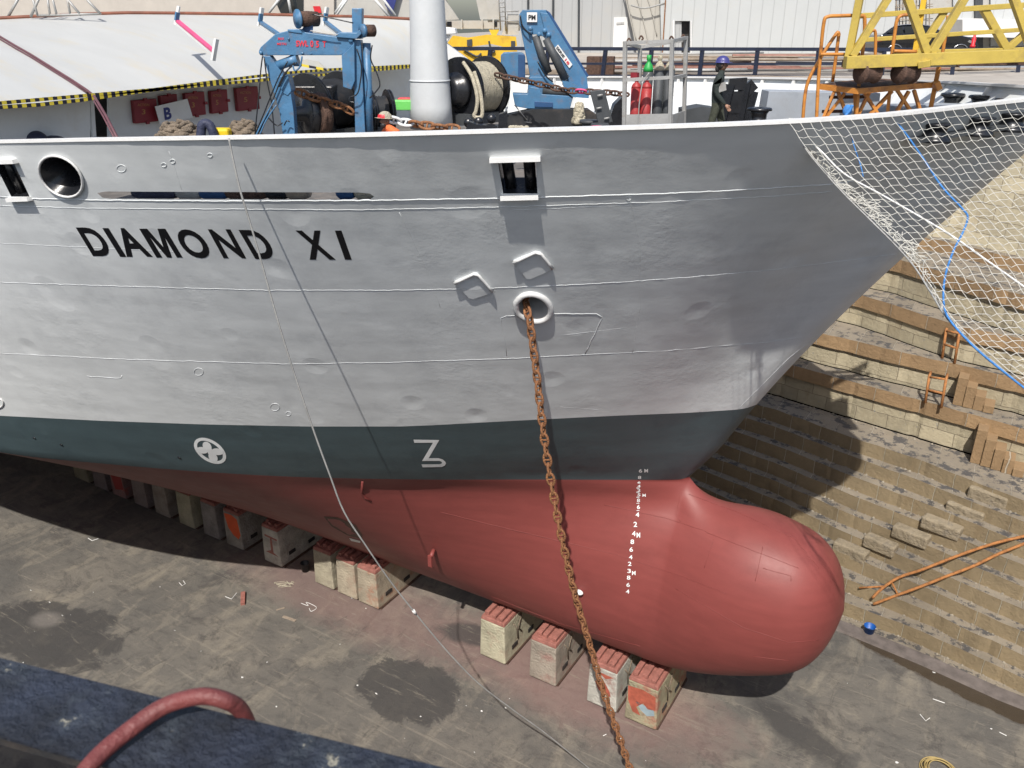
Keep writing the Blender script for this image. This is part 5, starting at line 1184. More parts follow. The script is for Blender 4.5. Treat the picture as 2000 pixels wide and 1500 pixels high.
# ---- hydraulic knuckle crane
t = thing('knuckle_crane', 'folded blue hydraulic knuckle crane with white maker plates on the foredeck', 'crane', vp(1060, 240, 22)); D = 22.0
bp('knuckle_head', [(1015, 50), (1014, 28), (1021, 19), (1066, 19), (1072, 32), (1092, 62), (1090, 84), (1074, 86), (1062, 72), (1048, 67), (1036, 68)], .5)
bp('inner_arm', [(1014, 42), (1038, 62), (1052, 112), (1067, 144), (1056, 158), (1036, 153), (1030, 120)], .45, d=D + .03)
bp('outer_boom', [(1055, 24), (1070, 26), (1100, 76), (1146, 150), (1151, 188), (1112, 186), (1099, 166), (1112, 150), (1092, 118), (1070, 84)], .4, d=D - .04)
bp('boom_side', [(1066, 19), (1074, 24), (1106, 76), (1150, 148), (1146, 152), (1100, 78)], .45, m='blue_dark', d=D + .1)
MB().tube([vp(1046, 70, D), vp(1058, 108, D), vp(1072, 142, D)], [.09, .1, .09], 14).build('hydraulic_cylinder', M['dark_grey'], t); MB().tube([vp(1066, 76, D - .1), vp(1084, 112, D - .1), vp(1104, 156, D - .1)], [.09, .11, .1], 14).build('hydraulic_cylinder', M['dark_grey'], t)
bp('slewing_column', [(1034, 150), (1068, 150), (1082, 164), (1082, 186), (1030, 186)], .5); bp('valve_cabinet', [(978, 108), (984, 103), (1010, 102), (1022, 104), (1026, 110), (1026, 156), (978, 150)], .5, d=D - .2); bp('cabinet_shade_strip', [(1012, 106), (1025, 106), (1025, 156), (1012, 154)], .02, m='blue_dark', d=D - .23)  # dark blue strip paints in the shaded right side of the cabinet
bp('outrigger_beam', [(1001, 183), (1030, 184), (1036, 170), (1052, 172), (1058, 184), (1120, 188), (1113, 213), (1030, 212), (1006, 208)], .5, d=D - .3); bp('dark_panel', [(1044, 198), (1080, 200), (1080, 210), (1044, 209)], .02, m='blue_dark', d=D - .33)
MB().tube([vp(1060, 176, D - .2), vp(1112, 182, D - .2)], .1, 14).build('outrigger_cylinder', M['dark_grey'], t); MB().plate([(1098, 158), (1110, 160), (1150, 176), (1150, 192), (1120, 190), (1104, 178)], D - .35, .3).build('boom_foot', M['blue'], t)
for x, y in ((1036, 62), (1036, 56), (1053, 67), (1072, 68), (1064, 60)): MB().lathe(vp(x, y, D - .05), -fh, [(0, -.1), (.06, -.1), (.055, .03), (0, .03)], 14).build('pin', M['blue'], t)
MB().plate([(1029, 24), (1049, 24), (1049, 43), (1029, 43)], D - .06, .02).build('maker_plate', M['rail_white'], t); mb = MB(); text_flat(mb, 'PM', 1032, 29, 1046, 39, D - .07, bold=.03); mb.build('maker_text', M['text_black'], t)
MB().plate([(1083, 94), (1090, 87), (1118, 126), (1112, 133)], D - .08, .02).build('series_plate', M['rail_white'], t)
mb = MB(); o0 = (1085.5, 93.5); du = (21.5, 30); dv = (3.6, -3.6)
text_on(mb, 'SERIE', lambda u, v: vp(o0[0] + du[0] * u * .68 + dv[0] * v, o0[1] + du[1] * u * .68 + dv[1] * v, D - .09), .03); mb.build('series_text', M['text_black'], t)
mb = MB(); text_on(mb, '18', lambda u, v: vp(o0[0] + 17 + 7 * u + dv[0] * v, o0[1] + 24 + 10 * u + dv[1] * v, D - .09), .03); mb.build('series_number', M['text_red'], t)
for px in ([(1016, 30), (1020, 50), (1030, 62), (1036, 66)], [(1050, 120), (1066, 148), (1080, 160)], [(990, 150), (1000, 140), (994, 128), (986, 132)]): MB().tube(arc_pts([vp(x, y, D - .12) for x, y in px], 5), .02, 6).build('hydraulic_hose', M['black'], t)
mb = MB()
for a, b in (((1005, 205), (1030, 235)), ((1025, 238), (1038, 240))): mb.tube([vp(*a, D - .5), vp(*b, D - .5)], .015, 5)
mb.build('lashing_wire', M['steel'], t)
for a, b in (((1073, 212), (1070, 236)), ((1088, 212), (1104, 236)), ((1112, 213), (1126, 240)), ((1040, 212), (1036, 238))): MB().bar(vp(*a, D + .0), vp(*b, D + .0), .12).build('pedestal_leg', M['dark_grey'], t)
# ---- leaning black panel, bollards
t = thing('bolted_panel', 'leaning dark steel panel with three wing bolts beside the gas bottle rack', 'panel', vp(1175, 245, 17.6)); MB().plate([(1152, 178), (1181, 175), (1197, 238), (1170, 246)], 17.6, .06).build('panel_plate', M['dark_grey'], t, bevel=.01)
for x, y in ((1172, 186), (1170, 211), (1185, 231)): MB().tube([vp(x - 5, y + 1, 17.55), vp(x + 5, y - 1, 17.55)], .02, 6).build('wing_bolt', M['steel'], t)
mb = MB(); mb.plate([(1200, 205), (1215, 190), (1216, 250), (1185, 250)], 18.2, .4); tag(mb.build('gear_cover', M['black']), 'black gear cover between the leaning panel and the gas rack', 'cover')
def bollard(x, y, r, h, d, m, lab, waist=.62, cap=.12):
    c = vp(x, y, d) - Z * h; rr = r * mpp(d); t = thing('bollard', lab, 'bollard', c, group='bollards and rollers on the foredeck')
    MB().lathe(c, Z, [(rr * 1.05, 0), (rr * 1.05, .05), (rr * waist, h * .35), (rr * waist, h * .65), (rr * .8, h * .85)], 28).build('stem', M[m], t)
    MB().lathe(c + Z * h, Z, [(rr * .8, -h * .15), (rr, -cap * h - .01), (rr, -.02), (rr * .9, 0), (rr * .3, .0), (rr * .25, -.02), (0, -.02)], 28).build('cap', M[m], t); return t
bollard(1151, 234, 20, .45, 18.2, 'dark_grey', 'grey capped bollard left of the pair in front of the hydraulic crane'); bollard(1172, 241, 19, .45, 17.2, 'dark_grey', 'grey capped bollard right of the pair in front of the hydraulic crane')
bollard(1166, 246, 13, .3, 15.6, 'pink', 'small pink topped bollard just behind the bulwark'); bollard(1484, 210, 25, .38, 18.0, 'black', 'glossy black roller bollard left of the orange platform')
for k, (x, y, dd) in enumerate(((1862, 182, 18.6), (1917, 186, 17.8), (1968, 192, 17.2))): bollard(x, y, 23, .4, dd, 'black', ['glossy black roller bollard nearest the orange platform on the right', 'glossy black roller bollard in the middle of the three at the bow', 'glossy black roller bollard at the very right by the bow tip'][k])
MB_ = MB(); MB_.plate([(1770, 240), (1785, 217), (2010, 213), (2030, 232), (2010, 244), (1775, 246)], 17.0, 1.6); tag(MB_.build('bollard_platform', M['grey_conc']), 'grey steel seat under the black bollards at the bow', 'seat')
mb = MB(); mb.plate([(1502, 178), (1600, 180), (1720, 182), (1712, 250), (1490, 250)], 19.6, .6); tag(mb.build('deck_box', M['grey_conc'], bevel=.01), 'long grey steel deck box behind the orange platform', 'box')
t = thing('cage_frame', 'glossy black open steel cage beside the walking man', 'cage', vp(1440, 245, 19.6)); D = 19.6
for a, b in (((1425, 165), (1406, 245)), ((1456, 163), (1440, 245)), ((1470, 178), (1452, 245)), ((1423, 165), (1458, 163)), ((1458, 163), (1471, 179)), ((1419, 190), (1452, 190)), ((1413, 212), (1448, 212)), ((1408, 232), (1444, 232))): MB().bar(vp(*a, D), vp(*b, D), .1, .25).build('cage_bar', M['black'], t)
mb = MB(); mb.plate([(1336, 215), (1372, 208), (1400, 212), (1410, 250), (1336, 250)], 19.4, .7); tag(mb.build('hatch_coaming', M['dark_grey']), 'dark steel hatch coaming behind the walking man', 'hatch')
mb = MB(); mb.plate([(1322, 176), (1344, 176), (1344, 245), (1320, 245)], 20.2, .4); mb.build('x', M['black']) if False else None
# ---- gas bottle rack
t = thing('gas_bottle_rack', 'grey steel lifting rack holding gas bottles on the foredeck', 'rack', vp(1280, 250, 17.2)); D = 17.2; D2 = 18.1
FL = (1221, D); FRr = (1312, D - .02); BR = (1339, D2); BL = (1249, D2)
for nm, x, yt, d in (('f', 1221, 80, D), ('g', 1313, 76, D), ('h', 1340, 71, D2), ('i', 1250, 88, D2)): MB().bar(vp(x, yt, d), vp(x - (2 if x < 1300 else 5), 262, d), .075).build('post', M['steel'], t, bevel=.01)
for (a, da), (b, db) in ((((1221, 84), D), ((1313, 80), D)), (((1313, 80), D), ((1340, 74), D2)), (((1221, 156), D), ((1311, 151), D)), (((1311, 153), D), ((1338, 147), D2)), (((1250, 92), D2), ((1340, 78), D2)), (((1221, 84), D), ((1250, 92), D2))): MB().bar(vp(*a, da), vp(*b, db), .06).build('rail', M['steel'], t)
MB().plate([(1219, 224), (1308, 222), (1307, 262), (1219, 262)], D - .02, .03).build('front_panel', M['steel'], t); mb = MB(); mb.prism([vp(1311, 224, D), vp(1336, 216, D2), vp(1335, 262, D2), vp(1310, 262, D)], R * .03); mb.build('side_panel', M['steel'], t)
for x, y, d in ((1228, 77, D), (1252, 72, D2), (1311, 73, D), (1334, 70, D2)): MB().tube(arc_pts([vp(x - 4, y + 5, d), vp(x, y - 2, d), vp(x + 4, y + 3, d), vp(x + 1, y + 6, d)], 4), .018, 6).build('shackle', M['rust_dark'], t)
def bottle(x, ytop, ycol, d, mbody, mtop, lab, r=10.3):
    P = vp(x, ytop, d); k_ = mpp(d); rr = r * k_; base = vp(x, 240, d); h = P.z - base.z; t = thing('gas_bottle', lab, 'gas bottle', base, group='gas bottles in the rack'); hs = (P - vp(x, ycol, d)).z
    MB().lathe(base, Z, [(rr * .96, 0), (rr, .03), (rr, h - hs)], 22).build('bottle_body', M[mbody], t)
    MB().lathe(base + Z * (h - hs), Z, [(rr, 0), (rr * .93, hs * .2), (rr * .7, hs * .42), (rr * .38, hs * .55), (rr * .33, hs * .65), (rr * .45, hs * .7), (rr * .45, hs * .98), (0, hs)], 22).build('bottle_shoulder', M[mtop], t)
    return t
bottle(1239, 152, 172, 17.7, 'red_bottle', 'red_bottle', 'red gas bottle at the left of the rack'); bottle(1259, 152, 172, 17.65, 'red_bottle', 'red_bottle', 'red gas bottle second from the left of the rack', 10.5)
bottle(1260, 107, 140, 18.05, 'dark_grey', 'green', 'gas bottle with bright green top'); bottle(1281, 107, 137, 17.7, 'dark_grey', 'rope', 'dark gas bottle with cream top just right of the green one'); bottle(1301, 107, 137, 17.7, 'dark_grey', 'rope', 'dark gas bottle with cream top beside the rack post')
mb = MB(); mb.tube(arc_pts([vp(1268, 142, 17.1), vp(1256, 160, 17.1), vp(1250, 190, 17.1), vp(1247, 225, 17.1), vp(1247, 250, 17.1)], 5), .012, 6); tag(mb.build('gas_hose', M['steel']), 'thin grey hose hanging from the gas bottle regulator', 'hose')
mb = MB(); mb.box(vp(1240, 147, 17.3), (.14, .1, .1)); tag(mb.build('regulator', M['red_locker']), 'dark red regulator on top of the red gas bottles', 'regulator')

# odds and ends lying on deck behind the long freeing slot
for k, (x0, x1, mm, lab) in enumerate(((215, 300, 'tarp', 'navy bundle seen through the left part of the long slot'), (300, 350, 'steel', 'grey pipe piece seen through the long slot'), (345, 400, 'blue_dark', 'dark blue drum lying behind the long slot'), (395, 480, 'rust_dark', 'brown rusty pipe lying behind the long slot'), (475, 520, 'black', 'black pipe lying behind the middle of the slot'), (515, 560, 'wood', 'tan timber piece lying behind the slot'), (615, 650, 'blue_dark', 'small dark blue can behind the right part of the slot'), (650, 690, 'rope', 'pale rope end behind the right end of the slot'))):
    A_, B_ = on_hull(x0, 394, 0)[0], on_hull(x1, 394, 0)[0]
    if A_ is None or B_ is None: continue
    off_ = Vector((.1, .42, .0)); A_, B_ = A_ + off_, B_ + off_
    A_.z += .1; B_.z += .1
    mb = MB(); mb.tube([A_, A_.lerp(B_, .15), A_.lerp(B_, .5) + Z * .02, A_.lerp(B_, .85), B_], [.08, .13, .14, .12, .09], 10); tag(mb.build('deck_bundle', M[mm]), lab, 'bundle')
# ======================================================= ORANGE PLATFORM AND YELLOW BOOM
t = thing('access_platform', 'orange steel access platform with hooped handrails standing on the bow deck', 'platform', vp(1700, 240, 17.5)); Pd = 17.3
def pb(a, da, b, db, w_=.07, m='orange', nm='brace'): return MB().bar(vp(*a, da), vp(*b, db), w_).build(nm, M[m], t)
mb = MB(); top_ = [vp(1598, 164, Pd), vp(1676, 173, Pd - .6), vp(1822, 161, Pd), vp(1705, 152, Pd + 1.0)]; mb.prism(top_, -Z * .1); mb.build('platform_deck', M['orange'], t)
mb = MB(); mb.add([p + Z * .006 for p in [top_[0].lerp(top_[2], .03), top_[1].lerp(top_[3], .06), top_[2].lerp(top_[0], .03), top_[3].lerp(top_[1], .06)]], [(0, 1, 2, 3)]); mb.build('checker_plate', M['rust_dark'], t)
def hoop(px, ds, r=.034, nm='handrail_hoop'): MB().tube(arc_pts([vp(x, y, d) for (x, y), d in zip(px, ds)], 5), r, 8).build(nm, M['orange'], t)
hoop([(1594, 250), (1598, 165), (1603, 100), (1609, 45), (1616, 33), (1640, 31), (1678, 31), (1689, 40), (1684, 110), (1677, 170), (1671, 250)], [Pd - .3] * 3 + [Pd - .35] * 8)
hoop([(1567, 250), (1575, 170), (1600, 118), (1632, 68), (1638, 66), (1637, 78), (1626, 160)], [Pd] * 7)
hoop([(1741, 112), (1748, 62), (1752, 40), (1762, 30), (1790, 29)], [Pd + .4] * 5); hoop([(1709, 120), (1710, 66), (1704, 60), (1698, 66)], [Pd + .5] * 4, .03)
hoop([(1838, 120), (1848, 60), (1852, 30)], [Pd + .4] * 3); hoop([(1745, 100), (1790, 101)], [Pd + .3] * 2, .035, 'top_rail')
hoop([(1602, 106), (1679, 106)], [Pd - .36] * 2, .03, 'mid_rail')
for a, b, w_ in (((1600, 250), (1630, 178), .08), ((1636, 178), (1664, 250), .09), ((1597, 250), (1650, 182), .05), ((1672, 250), (1670, 176), .11), ((1684, 240), (1742, 178), .1), ((1687, 180), (1727, 242), .09), ((1700, 176), (1668, 240), .08), ((1752, 176), (1795, 242), .09), ((1738, 176), (1732, 240), .11), ((1785, 176), (1804, 240), .09), ((1775, 178), (1738, 240), .09)):
    MB().bar(vp(*a, Pd - .2), vp(*b, Pd - .2), w_, .05).build('brace', M['orange'], t)
MB().bar(vp(1834, 130, Pd + .1), vp(1812, 240, Pd + .1), .08).build('post', M['orange'], t); MB().bar(vp(1826, 160, Pd), vp(1832, 175, Pd), .2, .1).build('bracket', M['orange'], t)
for a, b in (((1620, 190), (1690, 189)), ((1606, 218), (1650, 217))): MB().bar(vp(*a, Pd + .2), vp(*b, Pd + .2), .06).build('step', M['rust_dark'], t)
mb = MB(); mb.ball(vp(1655, 216, 15.5), .08, 8, (1, .7, 1.3)); mb.tube(arc_pts([vp(1665, 205, 15.4), vp(1660, 215, 15.4), vp(1652, 226, 15.4), vp(1650, 236, 15.4)], 4), .03, 6); tag(mb.build('rope_knot', M['blue_rope']), 'blue rope knot tied at the foot of the orange platform', 'rope')
t = thing('lattice_boom', 'yellow lattice boom resting on rollers over the orange platform at the top right', 'boom', vp(1700, 140, 17.5)); B1d, B2d = 16.6, 18.3
def yb(a, b, d, w_=.13, nm='brace', d2=None, h=None, m='yellow'): return MB().bar(vp(*a, d), vp(*b, d2 or d), w_, h).build(nm, M[m], t, bevel=.008)
yb((1650, 122), (2060, 106), B1d, .2, 'lower_chord', h=.22); yb((1655, 120), (1820, 100), B1d + .2, .12, 'end_cap', B2d) if False else None
yb((1690, -60), (1657, 112), B1d + .1, .13, 'end_post'); yb((1745, -20), (1664, 110), B1d, .12); yb((1766, -20), (1812, 108), B1d, .13); yb((1888, -10), (1816, 108), B1d, .13); yb((1974, -20), (2016, 100), B1d, .13)
yb((1822, 86), (2060, 84), B2d, .2, 'lower_chord', h=.22) if False else None
yb((1680, 31), (2060, 6), B2d, .19, 'side_rail', h=.1); yb((1685, 78), (2060, 54), B2d, .14, 'side_rail', h=.08); yb((1845, 22), (1795, 100), B2d, .12); yb((1920, 15), (1968, 100), B2d, .14); yb((1965, 98), (2040, 30), B2d, .12); yb((1808, -20), (1787, 104), B2d, .1, m='yellow_crane'); yb((1745, 105), (2060, 97), B2d, .12, 'lower_chord')
yb((1806, 118), (1806, 131), B1d - .1, .2, 'end_bracket')
MB().plate([(1664, 119), (1797, 117), (1796, 130), (1662, 133)], B1d + .1, .5).build('roller_plate', M['rust_dark'], t); MB().plate([(1820, 118), (1865, 117), (1868, 130), (1818, 131)], B1d + .2, .4).build('grey_block', M['steel'], t); MB().plate([(1865, 117), (2040, 112), (2040, 126), (1870, 128)], B1d + .4, .3).build('roller_plate', M['rust_dark'], t)
for x0, x1 in ((1684, 1706), (1758, 1780)):
    P = vp((x0 + x1) / 2, 142, B1d + .1); ax_ = (R * .93 + fh * .37).normalized(); MB().lathe(P - ax_ * .19, ax_, [(0, 0), (.19, 0), (.2, .03), (.175, .06), (.17, .32), (.2, .35), (.19, .38), (0, .38)], 22).build('roller', M['rust_dark'], t)
# ======================================================= PEOPLE
def blob_body(name, joints, edges, radii, m, parent, sub=2):
    me = bpy.data.meshes.new(name); me.from_pydata([tuple(WM[parent.name].inverted() @ Vector(j)) for j in joints], edges, []); o = bpy.data.objects.new(name, me); COL.objects.link(o); o.parent = parent
    sk = o.modifiers.new('skin', 'SKIN'); sk.use_smooth_shade = True
    for i, r in enumerate(radii):
        sv = me.skin_vertices[0].data[i]; sv.radius = (r, r) if not isinstance(r, tuple) else r; sv.use_root = (i == 0)
    ss = o.modifiers.new('sub', 'SUBSURF'); ss.levels = sub; ss.render_levels = sub
    dg = bpy.context.evaluated_depsgraph_get(); nm_ = bpy.data.meshes.new_from_object(o.evaluated_get(dg)); o.modifiers.clear(); o.data = nm_; nm_.materials.append(M[m])
    for p in nm_.polygons: p.use_smooth = True
    return o
def head(c, fdir, skin, parent, s_=1.0):
    side = Z.cross(fdir).normalized(); mb = MB(); vs = []; n = 16
    for i in range(n + 1):
        a = math.pi * i / n
        for k in range(24):
            b = 2 * math.pi * k / 24; x = math.sin(a) * math.cos(b); y = math.sin(a) * math.sin(b); z = math.cos(a)
            fr = .095 * x * (1.0 if x > 0 else 1.02); wd_ = .074 * y * (1 - .22 * max(0, -z)); zz = .118 * z
            if x > .75 and abs(y) < .2 and -.32 < z < .12: fr += .022 * (1 - abs(y) / .2)       # nose
            if x > .5 and .1 < z < .25 and .15 < abs(y) < .6: fr -= .007                          # eye sockets
            if x > .7 and abs(y) < .4 and -.62 < z < -.42: fr += .006                             # mouth
            if x > .55 and abs(y) < .4 and z < -.75: fr += .02                                    # chin
            vs.append(c + (fdir * fr + side * wd_ + Z * zz) * s_)
    mb.add(vs, [(i * 24 + k, i * 24 + (k + 1) % 24, (i + 1) * 24 + (k + 1) % 24, (i + 1) * 24 + k) for i in range(n) for k in range(24)], True)
    for sg in (-1, 1): mb.ball(c + side * sg * .076 * s_ - fdir * .005, .026 * s_, 6, (.8, .4, 1.2))
    return mb
def helmet(c, fdir, m, parent, s_=1.0, tilt=0.0, extra=None):
    side = Z.cross(fdir).normalized(); up2 = (Z - fdir * tilt).normalized(); f2 = (fdir + Z * tilt).normalized(); mb = MB(); rows = []
    for i in range(9):
        a = math.pi / 2 * i / 8; rows.append([c + up2 * (.03 + .115 * math.sin(a)) * s_ + (f2 * .128 * math.cos(b) + side * .104 * math.sin(b)) * math.cos(a) * s_ for b in [2 * math.pi * k / 24 for k in range(24)]])
    rows.insert(0, [c + up2 * .024 * s_ + (f2 * (.135 + (.055 if math.cos(b) > .3 else 0)) * math.cos(b) + side * .112 * math.sin(b)) * s_ for b in [2 * math.pi * k / 24 for k in range(24)]])
    mb.grid(rows, closed=True); return mb.build('hard_hat', M[m], parent)
def hand(w_, d_, m, parent):
    d_ = d_.normalized(); s2 = d_.cross(fh).normalized(); J = [w_, w_ + d_ * .05, w_ + d_ * .09]; E_ = [(0, 1), (1, 2)]; Rr = [.026, .036, .034]
    for k in range(4):
        off = s2 * (.026 - .0175 * k); ln = (.035, .042, .038, .03)[k]; b0 = w_ + d_ * .1 + off; J += [b0, b0 + d_ * ln - fh * .006, b0 + d_ * ln * 1.7 - fh * .024]; n_ = len(J); E_ += [(2, n_ - 3), (n_ - 3, n_ - 2), (n_ - 2, n_ - 1)]; Rr += [.0095, .0085, .007]
    b0 = w_ + d_ * .045 + s2 * .036; J += [b0, b0 + d_ * .03 + s2 * .016, b0 + d_ * .055 + s2 * .016 - fh * .01]; n_ = len(J); E_ += [(1, n_ - 3), (n_ - 3, n_ - 2), (n_ - 2, n_ - 1)]; Rr += [.012, .0105, .009]
    return blob_body('hand', J, E_, Rr, m, parent, 1)
dm = 18.2; k_ = mpp(dm)
hd = vp(1411, 126, dm); fd = (R * .95 - fh * .3 - Z * 0).normalized()
feet = hd.z - 1.66
pm = thing('person', 'walking worker in dark jacket and violet hard hat facing right on the foredeck', 'person', Vector((hd.x, hd.y, feet)), group=None)
def rel(f, s, z): return Vector((hd.x, hd.y, feet)) + fd * f + Z.cross(fd) * s + Z * z
J = [rel(-.04, 0, .92), rel(-.05, 0, 1.08), rel(-.05, 0, 1.25), rel(-.04, 0, 1.4), rel(0, 0, 1.5), rel(.02, 0, 1.56),
     rel(-.04, .17, 1.38), rel(-.1, .22, 1.12), rel(-.02, .23, .9), rel(.0, .24, .86), rel(-.04, -.17, 1.38), rel(-.06, -.22, 1.12), rel(.12, -.22, .93), rel(.15, -.22, .9),
     rel(.0, .1, .84), rel(.1, .1, .48), rel(.0, .1, .1), rel(.14, .1, .05), rel(-.04, -.1, .84), rel(-.12, -.1, .48), rel(-.3, -.1, .14), rel(-.18, -.1, .06)]
Eg = [(0, 1), (1, 2), (2, 3), (3, 4), (4, 5), (3, 6), (6, 7), (7, 8), (8, 9), (3, 10), (10, 11), (11, 12), (12, 13), (0, 14), (14, 15), (15, 16), (16, 17), (0, 18), (18, 19), (19, 20), (20, 21)]
Rd = [(.16, .13), (.155, .125), (.165, .13), (.15, .11), .062, .056, .078, .06, .042, .03, .078, .06, .042, .03, .1, .075, .055, .045, .1, .075, .055, .045]
body = blob_body('body', J, Eg, Rd, 'cloth_dark', pm)
body.data.materials.append(M['cloth_green']); inv2 = WM[pm.name].inverted()
for p in body.data.polygons:
    if (inv2.inverted() @ p.center).z - feet < .93: p.material_index = 1
head(hd + Vector((0, 0, -.01)), fd, 'skin_dark', pm).build('head', M['skin_dark'], pm)
mb = MB(); mb.ball(hd - fd * .03 + Z * .0, .1, 10, (.95, .9, 1.0)); mb.ball(hd - fd * .09 - Z * .07, .05, 8, (1, 1, 1.6)); mb.build('hair', M['black_matt'], pm)
helmet(hd + Z * .01, fd, 'helmet_blue', pm, 1.12)
for w_, d_ in ((rel(.0, .24, .86), Vector((.1, 0, -1))), (rel(.15, -.22, .9), Vector((.6, .3, -.8)))): hand(w_, d_, 'skin', pm)
mb = MB(); q = rel(.1, -.05, 1.2); mb.prism([rel(.02, -.19, 1.32) - fh * .05, rel(.1, -.17, 1.34) - fh * .04, rel(.13, -.15, 1.18) - fh * .04, rel(-.05, -.2, 1.12) - fh * .05, rel(-.04, -.2, 1.2) - fh * .05], fh * .02); mb.build('pale_chest_panel', M['steel'], pm)
for sg, f0 in ((.1, .06), (-.1, -.24)): MB().ball(rel(f0, sg, .06), .09, 8, (1.3 if abs(fd.x) > .5 else .7, .8, .6)).build('boot', M['black'], pm)
# crouching orange worker, seen above the bulwark
dw = 16.6; hw = vp(752, 236, dw); fw = (-R * .8 - fh * .5).normalized(); sw = Z.cross(fw); f0 = hw.z - 1.15
pw = thing('person', 'crouching worker in orange coverall with red and cream hard hat behind the bulwark', 'person', Vector((hw.x, hw.y, f0)))
def rw(f, s, z): return Vector((hw.x, hw.y, hw.z)) + fw * f + sw * s + Z * z
J = [rw(-.32, 0, -.62), rw(-.28, 0, -.45), rw(-.2, 0, -.3), rw(-.1, 0, -.19), rw(-.04, 0, -.1), rw(-.02, 0, -.06), rw(-.1, .19, -.21), rw(.02, .25, -.4), rw(.22, .16, -.38), rw(.28, .12, -.34), rw(-.1, -.19, -.21), rw(.02, -.25, -.4), rw(.22, -.16, -.38), rw(.28, -.12, -.34),
     rw(-.2, .12, -.66), rw(.12, .16, -.62), rw(-.02, .14, -1.02), rw(.12, .14, -1.08), rw(-.2, -.12, -.66), rw(.12, -.16, -.62), rw(-.02, -.14, -1.02), rw(.12, -.14, -1.08)]
blob_body('body', J, Eg, [(.16, .13), (.16, .13), (.17, .14), (.13, .11), .062, .056, .085, .06, .045, .032, .085, .06, .045, .032, .1, .08, .055, .045, .1, .08, .055, .045], 'cloth_orange', pw)
head(hw + Z * .0, fw, 'skin_dark', pw, .95).build('head', M['skin_dark'], pw)
mb = MB(); mb.ball(hw - Z * .075 + fw * .045, .058, 8, (1, .9, 1)); mb.build('beard', M['black_matt'], pw)
helmet(hw + Z * .02, fw, 'rope', pw, 1.1, .1); mb = MB(); rows = []
for i in range(4):
    a = math.pi / 2 * i / 8; rows.append([hw + Z * .02 + Z * (.03 + .119 * math.sin(a)) * 1.1 + (fw * .132 * math.cos(b) + sw * .108 * math.sin(b)) * math.cos(a) * 1.1 for b in [-1.2 + 2.4 * k / 12 for k in range(13)]])
mb.grid(rows); mb.build('red_helmet_band', M['red'], pw)
for w_, d_ in ((rw(.28, .12, -.34), fw), (rw(.28, -.12, -.34), fw)): hand(w_, d_, 'skin', pw)
# ======================================================= NET AT THE BOW
net = thing('safety_net', 'white knotted cord net hanging from the bow bulwark at the right', 'net', vp(1545, 245, 12.8))
SH = [(1540, 238), (1620, 234), (1700, 228), (1780, 221), (1850, 212), (1920, 203), (2000, 193), (2080, 186), (2180, 182), (2300, 176)]
LB = [(1540, 240), (1580, 300), (1640, 370), (1700, 430), (1745, 475), (1785, 520), (1820, 575), (1850, 622), (1900, 672), (1950, 715), (2000, 757), (2080, 815)]
def pl(px, f):
    d = [0]
    for a, b in zip(px, px[1:]): d.append(d[-1] + math.hypot(b[0] - a[0], b[1] - a[1]))
    s = f * d[-1]; return interp(s, d, [p[0] for p in px]), interp(s, d, [p[1] for p in px])
def bdist(x, y):
    P = on_hull(x, y + 4, .05)[0]
    return P.dot(fh) if P is not None else 13.2
SHD = [bdist(x, y) - .12 for x, y in SH[:6]]; SHD += [SHD[-1]] * 4
def netp(u, v):
    x, y = pl(SH, u); lx, ly = pl(LB, v); d0 = interp(u * 9, list(range(10)), SHD)
    fold = math.sin(u * 9 + v * 2.0) * 10 * v + math.sin(u * 23 + v * 5) * 4 * v
    px = x + (lx - 1540) * (1 - .12 * u * v) + fold; py = y + (ly - 240) * (1 + .1 * u) - fold * .4
    d = d0 - 3.6 * v - .25 * math.sin(u * 12 + v * 4) * v
    if u < .12: pass
    return vp(px, py, max(6, d - .05))
NU, NV = 38, 44
mb = MB()
for i in range(NU + 1):
    u = (i / NU) ** 1.0
    mb.tube([netp(min(1, max(0, u + .0022 * math.sin(j * 1.9 + i))), j / NV / 1.0) for j in range(NV + 1)], .0038, 4, cap=False)
for j in range(1, NV + 1):
    v = j / NV; pts = []
    for i in range(NU * 2 + 1):
        u = i / NU / 2; p = netp(u, v); 
        if i % 2: p = p - Z * .018 * (1 + math.sin(i * 1.3 + j)) 
        pts.append(p)
    mb.tube(pts, .0038, 4, cap=False)
mb.build('net_mesh', M['net'], net, fix=False)
mb = MB(); rs = random.Random(5)        # crumpled border
for k in range(60):
    v0 = rs.uniform(0, .62); u0 = rs.uniform(-.002, .05) + .0; pts = []
    for q in range(7):
        x, y = pl(LB, min(1, v0 + q * .013)); wv_ = 46 * math.sin(min(1, v0 / .55) * math.pi) + 5
        pts.append(vp(x + rs.uniform(0, wv_) * (.4 + u0 * 12), y + rs.uniform(-9, 5), 12.7 - 3.6 * v0 + rs.uniform(-.1, .05)))
    mb.tube(arc_pts(pts, 3), .006, 4, cap=False)
mb.build('crumpled_edge', M['net'], net, fix=False)
def overnet(px, r, m, nm, v0=0, dd=-.1): 
    n = len(px); return MB().tube(arc_pts([vp(x, y, 12.8 - 3.4 * min(1, max(0, (y - 240) / 530)) + dd) for x, y in px], 6), r, 7).build(nm, M[m], net)
overnet(LB, .012, 'cable', 'border_rope'); overnet([(1540, 240), (1600, 292), (1650, 340), (1730, 385), (1850, 455), (1925, 507), (2000, 560), (2070, 610)], .014, 'rail_white', 'white_rope')
overnet([(1740, 226), (1770, 262), (1800, 305), (1840, 365), (1880, 408), (1890, 425), (1880, 455), (1862, 490), (1846, 540), (1843, 590), (1855, 625), (1900, 675), (1950, 718), (2010, 765)], .014, 'blue_rope', 'blue_rope', dd=-.16)
overnet([(1662, 232), (1664, 270), (1680, 320), (1686, 345)], .008, 'blue_rope', 'thin_cord')
mb = MB(); rs = random.Random(8)
